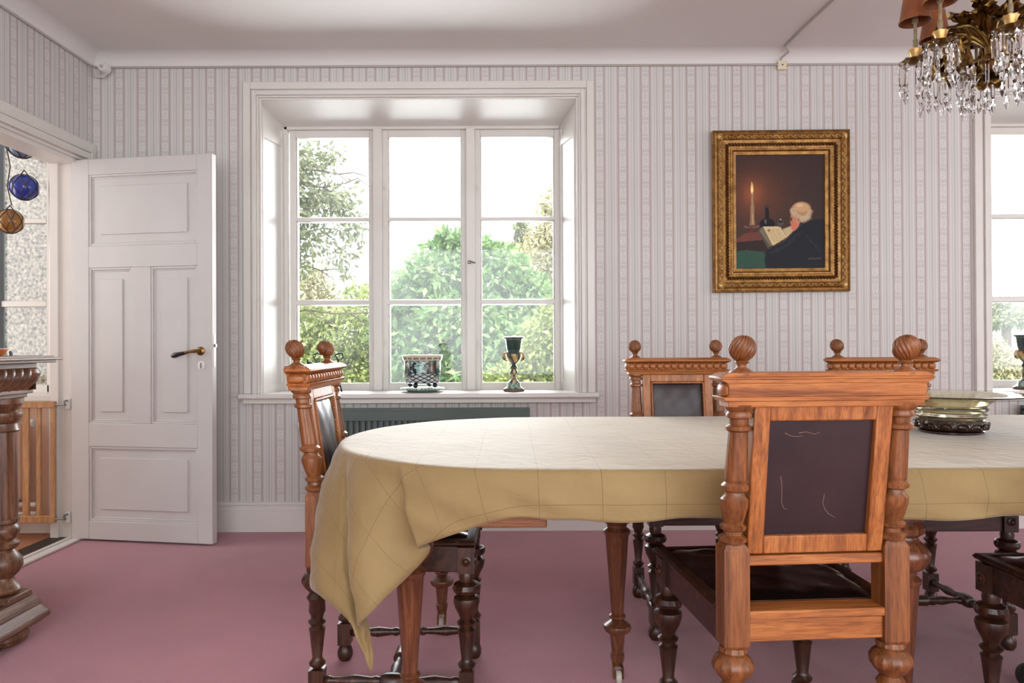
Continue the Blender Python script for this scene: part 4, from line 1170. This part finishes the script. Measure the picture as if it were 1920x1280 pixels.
# ---------------------------------------------------------------- sideboard
SBX, SBY = -1.80, 2.55
sb = empty('carved_sideboard', (SBX, SBY, 0), label='tall carved oak sideboard with fluted columns at the left photo edge', cat='sideboard')
LEN, DEP = 1.25, .46          # along -y, along -x
MB().prism_z([(.12, .145), (.12, -LEN - .145), (-DEP - .06, -LEN - .145), (-DEP - .06, .145)], 1.002, 1.012).prism_z([(.105, .13), (.105, -LEN - .13), (-DEP - .06, -LEN - .13), (-DEP - .06, .13)], .992, 1.004).prism_z([(.10, .125), (.10, -LEN - .125), (-DEP - .06, -LEN - .125), (-DEP - .06, .125)], 1.010, 1.018).build('top', M_SIDEY, sb, bevel=.003)
MB().box(-DEP - .04, .062, -LEN - .085, .085, .972, .992).box(-DEP - .04, .045, -LEN - .07, .07, .895, .975).box(-DEP - .04, .052, -LEN - .08, .08, .882, .897).box(-DEP - .04, .040, -LEN - .065, .065, .868, .884).build('frieze', M_SIDEY, sb, bevel=.003)
# gadroons: slanted lobes on a cushion
gd = MB()
for j in range(9):
    v = j / 8
    for i in range(9):
        u = i / 8
        prx = .004 + .036 * math.sin(PI * (.08 + .78 * v)) ** .8 * (v ** .5) + .010 * math.sin(PI * u) - .006
        gd.v.append((max(prx, 0), (u - .5) * .042 + (v - .5) * .034, .895 + .078 * v))
for j in range(8):
    for i in range(8):
        a = j * 9 + i; gd.f.append((a, a + 1, a + 10, a + 9))
gm = gd.mesh('gadroon', M_SIDE, angle=80)
n = int((LEN + .12) / .042)
for i in range(n): inst('gadroon', gm, sb, (.045, .055 - i * .042, 0))
for i in range(13): inst('gadroon', gm, sb, (.03 - i * .042, .07, 0), (0, 0, PI/2))
for yy in (.07,): MB().lathe([(.012, .895), (.04, .925), (.052, .955), (.045, .972)], 16, (.045 - .012, yy - .012, 0)).build('corner_leaf', M_SIDE, sb)
colp = [(.030, .175), (.050, .185), (.054, .195), (.046, .208), (.034, .222), (.030, .236), (.044, .25), (.058, .275), (.056, .300), (.040, .322), (.032, .335), (.046, .345), (.048, .358), (.034, .37), (.044, .385), (.050, .40), (.046, .415), (.038, .425), (.047, .432), (.047, .445)]
shaft = [(.042, .445), (.044, .47), (.040, .75)]
cap = [(.044, .75), (.048, .756), (.044, .764), (.042, .78), (.050, .79), (.058, .806), (.056, .818), (.046, .826), (.050, .838), (.060, .850), (.060, .868)]
for yy in (0, -LEN):
    c_ = MB().lathe(colp, 28, (0, yy, 0)).lathe(shaft, 48, (0, yy, 0), mod=lambda t, h: 1 - .07 * (.5 + .5 * math.cos(12 * t))).lathe(cap, 28, (0, yy, 0)).build('column', M_SIDE, sb)
    MB().box(-.06, .06, yy - .06, yy + .06, .155, .178).build('column_base', M_SIDEY, sb, bevel=.003)
    MB().lathe([(.05, 0), (.072, .010), (.080, .028), (.072, .048), (.05, .058)], 28, (-.005, yy, 0)).build('bun_foot', M_SIDE, sb)
MB().lathe([(.05, 0), (.072, .010), (.080, .028), (.072, .048), (.05, .058)], 28, (-DEP, 0, 0)).build('bun_foot', M_SIDE, sb)
MB().lathe([(.05, 0), (.072, .010), (.080, .028), (.072, .048), (.05, .058)], 28, (-DEP, -LEN, 0)).build('bun_foot', M_SIDE, sb)
def slab(e0, e1, z0, z1): return ((-DEP - .06, .07 + e0, -LEN - .07 - e0, .07 + e0), (-DEP - .06, .07 + e1, -LEN - .07 - e1, .07 + e1), z0, z1)
pl = MB()
for a in (slab(.01, .03, .055, .07), slab(.03, .03, .07, .085), slab(.028, .006, .085, .118), slab(.012, .012, .118, .128), slab(.010, -.004, .128, .156)): pl.frustum(*a)
pl.build('plinth', M_SIDEY, sb, bevel=.002)
MB().box(-DEP - .05, -.12, -LEN + .04, -.03, .156, .868).build('cabinet_body', M_SIDE, sb, bevel=.003)
for k in range(2):
    y0 = -.06 - k * (LEN - .1) / 2; y1 = y0 - (LEN - .1) / 2 + .02
    dr = MB().box(-.12, -.105, y1, y0, .18, .85).build('door', M_SIDE, sb, bevel=.004)
    MB().frustum((-.106, -.10, y1 + .07, y0 - .07), (-.106, -.10, y1 + .07, y0 - .07), .25, .78).build('door_panel', M_SIDEY, dr, bevel=.006)
    MB().ball((-.092, y0 - .03 if k else y1 + .03, .52), .012, 12, 8).build('knob', M_BRASS, dr)
# small things on the sideboard
tp = empty('terracotta_dish', (ax(-12, 2.5), 2.5, 1.0185), label='orange terracotta dish on the sideboard top at the left photo edge', cat='dish')
MB().lathe([(.028, 0), (.030, .004), (.040, .020), (.043, .021), (.043, .024), (.038, .024), (.028, .008), (.004, .006)], 32).build('dish', plain('terracotta', lin(206,120,60), lin(182,100,50), rough=.6, scale=20), tp)
MB().lathe([(.041, .0235), (.044, .025), (.041, .0265)], 32).build('rim', M_WHITE, tp)
kn = MB().tube([(0, 0, .001), (.0, 0, .008), (-.004, 0, .016)], [.006, .006, .004], 10).build('pepper_stub', plain('slate', lin(70,74,80), rough=.4)); kn.location = (ax(21, 2.52), 2.52, 1.0185)
kn.name = 'bottle_stopper'; tag(kn, 'small slate grey stopper standing on the sideboard top', 'stopper')

# ---------------------------------------------------------------- safety gate in the doorway
GY = 3.90
gt = empty('safety_gate', (XL - .14, GY, 0), label='low wooden child safety gate standing open in the doorway', cat='gate')
gxr = ax(104, GY) - (XL - .14)
gz0, gz1 = az(979, GY, 80), az(752, GY, 80)
for (a, b_) in ((gz1 - .036, gz1), (gz0, gz0 + .038)): MB().box(gxr - .78, gxr, -.012, .012, a, b_).build('rail', M_GATE, gt, bevel=.003)
pxs = [(95, 104), (69, 77), (43, 55)]
xs = [(ax(a, GY) - (XL - .14), ax(b_, GY) - (XL - .14)) for a, b_ in pxs]
xs += [(xs[-1][0] - .105 - k * .08, xs[-1][0] - .08 - k * .08) for k in range(6)]
for (a, b_) in xs: MB().box(a, b_, -.008, .008, gz0 + .03, gz1 - .03).build('bar', M_GATE, gt, bevel=.003)
for zz in (gz1 - .018, gz0 + .02):
    MB().tube([(gxr - .01, -.004, zz), (gxr + .058, -.004, zz)], .005, 8).build('spindle', M_STEEL, gt)
    MB().box(gxr + .036, gxr + .066, .02, .032, zz - .028, zz + .032).build('wall_plate', M_PLAST, gt, bevel=.003)
    MB().tube([(gxr + .05, .022, zz + .02), (gxr + .05, -.006, zz + .018), (gxr + .05, -.006, zz - .006)], .006, 8).build('latch', M_STEEL, gt)

# veranda radiator
vr = empty('veranda_radiator', (-3.35, YW - .07, 0), label='pink ribbed veranda radiator with white pipes behind the gate', cat='radiator')
MB().box(-.6, .62, -.01, .02, .20, .66).build('panel', M_PINK, vr, bevel=.006)
fm = MB().prism_z([(-.024, 0), (-.012, -.010), (.012, -.010), (.024, 0)], .21, .65).mesh('fin', M_PINK)
for i in range(20): inst('fin', fm, vr, (-.57 + i * .062, -.01, 0))
MB().tube([(-.6, .0, .17), (.70, .0, .17)], .016, 10).build('pipe', M_WHITE, vr)
MB().tube([(-.6, .0, .12), (.70, .0, .12)], .014, 10).build('pipe', M_WHITE, vr)
v = MB().lathe([(.012, 0), (.012, .02), (.022, .022), (.023, .06), (.018, .066)], 16, axis='x', mod=lambda t, h: 1 + .05 * math.cos(10 * t) if h > .022 else 1)
kx = ax(40, YW - .13) + 3.35
v.move(lambda x, y, z: (kx + x, y - .05, z + az(794, YW - .13, 60))).build('thermostat_valve', M_PLAST, vr)

# ---------------------------------------------------------------- glass fishing floats
def net_float(px, py, r, col, name_col, Y, label, dark):
    x, y, z = at(px, py, Y)
    f = empty('glass_float', (x, Y, z), label=label, cat='glass float', group='glass fishing floats hanging in the veranda')
    MB().ball((0, 0, 0), r, 32, 20).build('globe', plain(name_col, col, dark, rough=.06, scale=6 / r * .07, coat=.5, trans=.35), f, angle=180)
    nt_ = MB()
    for k in range(7):
        t = 2 * PI * k / 7
        for tw in (1, -1):
            pts = []
            for j in range(13):
                a = -PI/2 + PI * j / 12; tt = t + tw * .55 * math.sin(a)
                pts.append((1.02 * r * math.cos(a) * math.cos(tt), 1.02 * r * math.cos(a) * math.sin(tt), 1.02 * r * math.sin(a)))
            nt_.tube(pts, .0022, 5)
    nt_.tube([(.3*r, 0, .95*r), (0, 0, 1.35*r)], .003, 5).tube([(-.4*r, 0, .9*r), (0, 0, 1.35*r)], .003, 5)
    nt_.build('net', M_CORD, f)
    return (x, Y, z)
M_CORD = plain('net_cord', lin(70,58,50), rough=.8)
FYD = 3.98
f1 = net_float(42, 268, .082, lin(150,178,214), 'pale_blue_glass', FYD, 'pale blue glass fishing float highest on the string in the veranda', lin(96,120,160))
f2 = net_float(46, 351, .070, lin(60,96,214), 'cobalt_glass', FYD, 'cobalt blue glass fishing float in the middle of the string', lin(28,48,150))
f3 = net_float(19, 415, .066, lin(206,150,74), 'amber_glass', FYD, 'amber glass fishing float lowest on the string at the photo edge', lin(150,96,44))
cd = MB().tube([(f1[0] - .02, FYD, ZC), (f1[0] - .03, FYD - .095, f1[2]), (f2[0] - .05, FYD - .04, f2[2] + .11), (f2[0] - .08, FYD - .02, f2[2]), (f3[0] + .01, FYD, f3[2] + .09)], .003, 6).build('float_cord', M_CORD)
tag(cd, 'thin cord holding the glass floats', 'cord')

# ---------------------------------------------------------------- chandelier
CHX, CHY = 1.50, 2.25
ch = empty('chandelier', (CHX, CHY, 1.95), label='brass chandelier with leather shades and hanging crystal prisms', cat='chandelier')
MB().lathe([(.006, -.06), (.02, -.05), (.03, -.03), (.022, -.01), (.014, .0), (.014, .06), (.03, .08), (.04, .10), (.03, .125), (.016, .14), (.012, .20), (.02, .22), (.02, .25), (.008, .27), (.006, .70)], 20).build('stem', M_BRASS, ch)
MB().lathe([(.05, .745), (.048, .73), (.02, .71), (.008, .70)][::-1], 24).build('ceiling_rose', M_BRASS, ch)
arms = [(-.205, .05), (-.205, -.085), (-.06, .19), (-.063, -.185), (.12, -.20), (.21, -.06), (.21, .085), (.10, .22)]
cup_z = .007
prism = MB()
w_ = .0085
for (r, z) in ((.35, 0), (1, -.008), (1, -.062), (.5, -.072)):
    for k in range(6):
        a = 2 * PI * k / 6; prism.v.append((w_ * r * math.cos(a), w_ * r * .75 * math.sin(a), z))
for k in range(3):
    for i in range(6):
        j = (i + 1) % 6; prism.f.append((k*6 + i, k*6 + j, k*6 + 6 + j, k*6 + 6 + i))
prism.f.append(tuple(range(6))); prism.f.append(tuple(range(18, 24)))
pr_m = prism.mesh('crystal_prism', M_CRYS, smooth=False)
sp_b = MB()
for (r, z) in ((.15, -.074), (.9, -.086), (1.0, -.092), (.1, -.116)):
    for k in range(6):
        a = 2 * PI * k / 6; sp_b.v.append((.0085 * r * math.cos(a), .0085 * r * math.sin(a), z))
for k in range(3):
    for i in range(6):
        j = (i + 1) % 6; sp_b.f.append((k*6 + i, k*6 + j, k*6 + 6 + j, k*6 + 6 + i))
sp_b.f.append(tuple(range(6))); sp_b.f.append(tuple(range(18, 24)))
sp_m = sp_b.mesh('spear_drop', M_CRYS, smooth=False)
bead_m = MB().ball((0, 0, .009), .0085, 8, 5).mesh('crystal_bead', M_CRYS, smooth=False)
def leaf_mesh():
    m = MB(); N = 9
    for i in range(N):
        t = i / (N - 1)
        w = .016 * math.sin(PI * min(1, t * .92 + .06)) * (1 + .28 * math.cos(t * 6 * PI))
        curl = .075 * math.sin(t * 2.3); h = .065 * t - .05 * t ** 3
        for (s, dz) in ((-1, -.006), (0, .004), (1, -.006)):
            m.v.append((curl, s * w, h + dz))
    for i in range(N - 1):
        for k in range(2):
            a = i * 3 + k; m.f.append((a, a + 1, a + 4, a + 3))
    return m
lm = leaf_mesh().mesh('acanthus_leaf', M_BRASS, angle=80)
cupm = MB().lathe([(.010, -.002), (.014, .006), (.016, .016), (.021, .030)], 32, mod=lambda t, h: 1 + (.10 * math.cos(8 * t) if h > .02 else 0), cap=False).mesh('candle_cup', M_GOLD)
panm = MB().lathe([(.006, -.012), (.02, -.009), (.038, -.004), (.041, .0), (.036, .002), (.012, .0)], 24).mesh('drip_pan', M_BRASS)
slm = MB().lathe([(.0055, .018), (.0055, .04), (.0075, .042), (.0075, .062), (.005, .064), (.005, .115), (.009, .117), (.009, .135)], 12).mesh('candle_sleeve', M_CANDLE)
shm = MB().lathe([(.047, .068), (.0465, .069), (.031, .165), (.0298, .165), (.0452, .069)], 32, cap=False).mesh('lamp_shade', M_SHADE)
shr = MB().lathe([(.0465, .066), (.0482, .067), (.0482, .071), (.0465, .072)], 32, cap=False).mesh('shade_piping', M_OAKC)
for ai, (dx, dy) in enumerate(arms):
    rr_ = math.hypot(dx, dy); ux, uy = dx / rr_, dy / rr_
    pts = []
    for t in np.linspace(0, 1, 14):
        r = rr_ * (1 - (1 - t) ** 1.3) if t < 1 else rr_
        z = .02 + .11 * math.sin(PI * t * .9) * (1 - .2 * t) - .055 * math.sin(PI * t) ** 2 * t + (cup_z - .05) * t
        pts.append((.015 * ux + (r - .015) * ux, .015 * uy + (r - .015) * uy, z))
    pts[-1] = (dx, dy, cup_z - .01)
    ar = MB().tube(pts, [.008 - .003 * k / 13 for k in range(14)], 8).build('arm', M_BRASS, ch)
    # scroll under the arm
    sc = []
    for k in range(16):
        a = k / 15 * 2.6 * PI; q = .045 * (1 - k / 17)
        sc.append((ux * (rr_ * .55 + q * math.cos(a)), uy * (rr_ * .55 + q * math.cos(a)), .03 + q * math.sin(a)))
    MB().tube(sc, [.006 - .0025 * k / 15 for k in range(16)], 6).build('scroll', M_BRASS, ar)
    rz = math.atan2(uy, ux)
    for k, (fr_, zz, tilt, sc_, tw) in enumerate(((.15, .07, -.3, 1.0, .35), (.28, .085, .0, 1.05, -.4), (.40, .085, .25, 1.0, .4), (.52, .075, .5, .95, -.4), (.64, .06, .7, .85, .35), (.78, .04, .9, .7, -.3), (.45, .015, 1.9, .8, .3), (.62, .01, 2.1, .7, -.3), (.82, -.01, 2.3, .6, .25))):
        inst('acanthus_leaf', lm, ar, (ux * rr_ * fr_, uy * rr_ * fr_, zz), (0, tilt, rz + tw), (sc_,) * 3)
    inst('drip_pan', panm, ch, (dx, dy, cup_z - .004))
    inst('candle_cup', cupm, ch, (dx, dy, cup_z))
    inst('candle_sleeve', slm, ch, (dx, dy, cup_z))
    so = inst('lamp_shade', shm, ch, (dx, dy, cup_z + .052))
    inst('shade_piping', shr, so)
    for k in range(7):
        a = 2 * PI * k / 7 + ai * .3
        x, y = dx + .040 * math.cos(a), dy + .040 * math.sin(a)
        z = cup_z - .014
        bd = inst('crystal_bead', bead_m, ch, (x, y, z - .004), (0, 0, a))
        p_ = inst('crystal_prism', pr_m, ch, (x, y, z - .006), (rnd.uniform(-.05, .05), rnd.uniform(-.05, .05), a), (1, 1, .85 if k % 2 else 1.0))
        inst('spear_drop', sp_m, p_)
ring_n = 14
MB().tube([(.085 * math.cos(a), .085 * math.sin(a), -.035) for a in np.linspace(0, 2*PI, 29)], .004, 6).build('lower_ring', M_BRASS, ch)
for k in range(ring_n):
    a = 2 * PI * k / ring_n
    p_ = inst('crystal_prism', pr_m, ch, (.085 * math.cos(a), .085 * math.sin(a), -.045), (0, 0, a)); inst('spear_drop', sp_m, p_)
    inst('crystal_bead', bead_m, ch, (.085 * math.cos(a), .085 * math.sin(a), -.046))
for k in range(6):
    a = 2 * PI * k / 6 + .3
    inst('acanthus_leaf', lm, ch, (.02 * math.cos(a), .02 * math.sin(a), -.03), (0, 2.6, a), (1.1,) * 3)
    inst('acanthus_leaf', lm, ch, (.015 * math.cos(a), .015 * math.sin(a), .12), (0, .1, a + .5), (1.3,) * 3)

# ---------------------------------------------------------------- outside
ZG = -.55
tag(MB().box(-30, 40, YW + WT, 60, ZG - .2, ZG).build('ground_outside', M_GRASS, smooth=False), 'green lawn outside', kind='structure')
tag(MB().box(-5.2, -3.3, 5.7, 6.0, ZG, 5.0).build('wall_roughcast', M_ROUGHC, smooth=False), 'grey roughcast house wall outside the veranda', kind='structure')
LM1 = leaf_mat('leaf_bright', lin(66,104,62), lin(128,168,98), lin(196,206,150))
LM2 = leaf_mat('leaf_yellow_green', lin(110,130,72), lin(160,174,98), lin(206,204,146))
LM3 = leaf_mat('leaf_tree', lin(108,118,96), lin(142,150,116), lin(186,184,140))
LM4 = leaf_mat('leaf_pale', lin(150,150,110), lin(186,180,140), lin(214,200,168))
def foliage(name, blobs, n, size, mat, parent, seed, shell=.55, droop=.5, aspect=.42):
    r = np.random.RandomState(seed)
    vols = np.array([b_[3] * b_[4] * b_[5] for b_ in blobs]) ** .67
    idx = r.choice(len(blobs), n, p=vols / vols.sum())
    B = np.array(blobs)[idx]
    d_ = r.normal(size=(n, 3)); d_ /= np.linalg.norm(d_, axis=1)[:, None]
    rad = (shell + (1 - shell) * r.rand(n)) * (1 + .10 * np.sin(7 * d_[:, 0] + idx) * np.sin(8 * d_[:, 2]))
    P = B[:, :3] + d_ * B[:, 3:6] * rad[:, None]
    t = r.normal(size=(n, 3)) * .7 + d_; t[:, 2] -= droop; t /= np.linalg.norm(t, axis=1)[:, None]
    s = np.cross(t, r.normal(size=(n, 3)) * .6 + d_); s /= np.linalg.norm(s, axis=1)[:, None]
    nn = np.cross(s, t)
    L_ = size * (.6 + .8 * r.rand(n))[:, None]; W_ = L_ * aspect
    v = np.stack([P, P + t * L_ * .45 + s * W_ * .5 + nn * L_ * .06, P + t * L_ - nn * L_ * .05, P + t * L_ * .45 - s * W_ * .5 + nn * L_ * .06], 1).reshape(-1, 3)
    me = bpy.data.meshes.new(name)
    me.vertices.add(4 * n); me.vertices.foreach_set('co', v.ravel())
    me.loops.add(4 * n); me.loops.foreach_set('vertex_index', np.arange(4 * n))
    me.polygons.add(n); me.polygons.foreach_set('loop_start', np.arange(n) * 4); me.polygons.foreach_set('loop_total', np.full(n, 4))
    me.update(calc_edges=True)
    ca = me.color_attributes.new('Col', 'FLOAT_COLOR', 'POINT')
    c_ = np.repeat(np.clip(r.normal(.5, .22, n), 0, 1), 4)
    ca.data.foreach_set('color', np.stack([c_, c_, c_, np.ones_like(c_)], 1).ravel())
    me.materials.append(mat)
    o = bpy.data.objects.new(name, me); COL.objects.link(o); o.parent = parent; tag(o, kind='stuff')
    return o
def branches(parent, base, top, n, spread, r0, seed, mat=M_BARK, start=.25):
    q = random.Random(seed); m = MB()
    bx_, by_, bz_ = base; tx, ty, tz = top
    main = [(bx_ + (tx - bx_) * t + .08 * math.sin(5 * t), by_ + (ty - by_) * t, bz_ + (tz - bz_) * t) for t in np.linspace(0, 1, 7)]
    m.tube(main, [r0 * (1 - .75 * k / 6) for k in range(7)], 8)
    for k in range(n):
        t = start + (1 - start) * k / n
        p0 = (bx_ + (tx - bx_) * t, by_ + (ty - by_) * t, bz_ + (tz - bz_) * t)
        a = q.uniform(0, 2 * PI); l = spread * q.uniform(.5, 1.0)
        pts = [p0]
        for j in range(1, 6):
            f = j / 5
            pts.append((p0[0] + l * f * math.cos(a) + q.uniform(-.06, .06), p0[1] + l * f * math.sin(a) * .6, p0[2] + l * (.45 * f - .55 * f * f) + q.uniform(-.07, .07)))
        m.tube(pts, [r0 * .16 * (1 - .15 * j) for j in range(6)], 5)
        for j in (2, 3, 4):
            b2 = a + q.uniform(-1, 1); l2 = l * .4
            p1 = pts[j]; m.tube([p1, (p1[0] + l2 * .5 * math.cos(b2), p1[1] + l2 * .3 * math.sin(b2), p1[2] + q.uniform(-.1, .15)), (p1[0] + l2 * math.cos(b2), p1[1] + l2 * .6 * math.sin(b2), p1[2] + q.uniform(-.25, .2))], [r0 * .09, r0 * .06, r0 * .04], 4)
    return m.build('branches', mat, parent)
def blob(px, py, Y, rx, rz, ry=None):
    x, y, z = at(px, py, Y); s = Y / F
    return (x, Y, z, rx * s, (ry if ry else (rx + rz) / 2) * s, rz * s)
# chestnut-leaved bush in the middle
Yb = 9.0
bu = empty('garden_bush', (ax(860, Yb), Yb, ZG), label='large bright green broad leaved bush in the middle of the left window', cat='bush')
off = lambda L_: [(b_[0] - bu.location.x, b_[1] - bu.location.y, b_[2] - bu.location.z, *b_[3:]) for b_ in L_]
bl = [blob(830, 520, Yb, 70, 70), blob(770, 560, Yb, 55, 60), blob(850, 470, Yb, 34, 34), blob(835, 450, Yb, 16, 20), blob(930, 520, Yb, 70, 62), blob(905, 480, Yb, 36, 36), blob(985, 560, Yb, 55, 55), blob(870, 610, Yb - .3, 100, 70), blob(800, 660, Yb - .4, 90, 70), blob(960, 650, Yb - .4, 90, 70), blob(880, 720, Yb - .4, 150, 70), blob(745, 620, Yb - .2, 50, 70)]
foliage('leaves', off(bl), 20000, .115, LM1, bu, 1, shell=.45)
branches(bu, (0, 0, 0), (0, 0, 2.4), 10, .7, .05, 4)
# yellow-green hedge, left
Yh = 11.0
bu = empty('garden_bush', (ax(600, Yh), Yh, ZG), label='dense yellow green hedge at the lower left of the left window', cat='bush')
bl = [blob(560, 640, Yh, 70, 62), blob(640, 645, Yh, 70, 66), blob(690, 620, Yh, 60, 70), blob(600, 710, Yh, 130, 70), blob(680, 575, Yh + .5, 40, 45), blob(700, 720, Yh, 90, 60), blob(590, 610, Yh, 50, 40)]
foliage('leaves', off(bl), 16000, .075, LM2, bu, 2, shell=.7, aspect=.6)
branches(bu, (0, 0, 0), (.1, 0, 1.6), 8, .6, .04, 5)
# right light shrub
Ys = 7.0
bu = empty('garden_bush', (ax(1020, Ys), Ys, ZG), label='light yellow green shrub at the lower right of the left window', cat='bush')
bl = [blob(1010, 660, Ys, 50, 60), blob(1045, 620, Ys, 45, 70), blob(1030, 720, Ys, 70, 50), blob(960, 720, Ys, 60, 40)]
foliage('leaves', off(bl), 8000, .052, LM2, bu, 3, shell=.6, aspect=.6)
branches(bu, (0, 0, 0), (0, 0, 1.5), 8, .4, .03, 6)
# big tree, left
Yt = 7.5
bu = empty('garden_tree', (ax(470, Yt), Yt, ZG), label='tall open leaved tree at the upper left of the left window', cat='tree', group='trees in the garden')
bl = [blob(570, 300, Yt, 60, 50), blob(600, 370, Yt, 80, 50), blob(540, 400, Yt, 80, 70), blob(640, 390, Yt, 48, 30), blob(660, 430, Yt, 36, 30), blob(575, 450, Yt, 70, 40), blob(620, 290, Yt, 36, 22), blob(640, 480, Yt, 40, 26), blob(560, 500, Yt, 36, 30), blob(650, 515, Yt, 20, 14), blob(480, 330, Yt, 120, 110)]
foliage('leaves', off(bl), 4600, .07, LM3, bu, 4, shell=.15, aspect=.45)
branches(bu, (0, 0, 0), at(540, 330, Yt) and (ax(540, Yt) - bu.location.x, 0, az(300, Yt) - ZG), 12, 1.1, .09, 7, start=.5)
# pale tree, right
Yp = 13.0
bu = empty('garden_tree', (ax(1030, Yp), Yp, ZG), label='pale blossoming tree at the right side of the left window', cat='tree', group='trees in the garden')
bl = [blob(1030, 440, Yp, 40, 60), blob(1000, 500, Yp, 46, 60), blob(1050, 520, Yp, 50, 80), blob(1035, 385, Yp, 22, 30), blob(1010, 580, Yp, 60, 60)]
foliage('leaves', off(bl), 6500, .10, LM4, bu, 5, shell=.3)
branches(bu, (0, 0, 0), (0, 0, az(380, Yp) - ZG), 14, .7, .07, 8)
Yd = 15.0
bu = empty('garden_tree', (ax(978, Yd), Yd, ZG), label='dark slim conifer behind the bush near the right casement', cat='tree', group='trees in the garden')
bl = [blob(978, 430, Yd, 14, 24), blob(975, 470, Yd, 20, 26), blob(978, 520, Yd, 24, 40)]
foliage('leaves', off(bl), 2600, .10, LM3, bu, 6, shell=.2)
branches(bu, (0, 0, 0), (0, 0, az(410, Yd) - ZG), 8, .3, .05, 9)
# bare pale shrub, left
Yq = 12.5
bu = empty('garden_tree', (ax(595, Yq), Yq, ZG), label='pale twiggy tree under the big tree at the left of the window', cat='tree', group='trees in the garden')
foliage('leaves', off([blob(590, 530, Yq, 30, 50), blob(610, 560, Yq, 40, 40), blob(570, 555, Yq, 40, 50)]), 1800, .09, LM4, bu, 7, shell=.2)
branches(bu, (0, 0, 0), (0, 0, az(470, Yq) - ZG), 14, .6, .05, 10)
# right window
Yv = 16.0
bu = empty('garden_tree', (ax(1886, Yv), Yv, ZG), label='tree with a grey trunk outside the right window', cat='tree', group='trees in the garden')
foliage('leaves', off([blob(1900, 600, Yv, 70, 14), blob(1865, 590, Yv, 22, 30), blob(1950, 590, Yv, 60, 24), blob(1880, 575, Yv, 14, 20)]), 3600, .10, LM3, bu, 8, shell=.2)
MB().tube([(0, 0, 0), (.02, 0, 1), (.0, 0, 2.4)], [.16, .12, .08], 10).build('trunk', M_BARK, bu)
bu = empty('garden_bush', (ax(1890, 12.5), 12.5, ZG), label='low pale shrub at the bottom of the right window', cat='bush')
foliage('leaves', off([blob(1880, 690, 12.5, 40, 34), blob(1920, 700, 12.5, 50, 30), blob(1865, 660, 12.5, 24, 30)]), 5000, .07, LM4, bu, 9, shell=.3)
branches(bu, (0, 0, 0), (0, 0, 1.0), 8, .4, .03, 11)
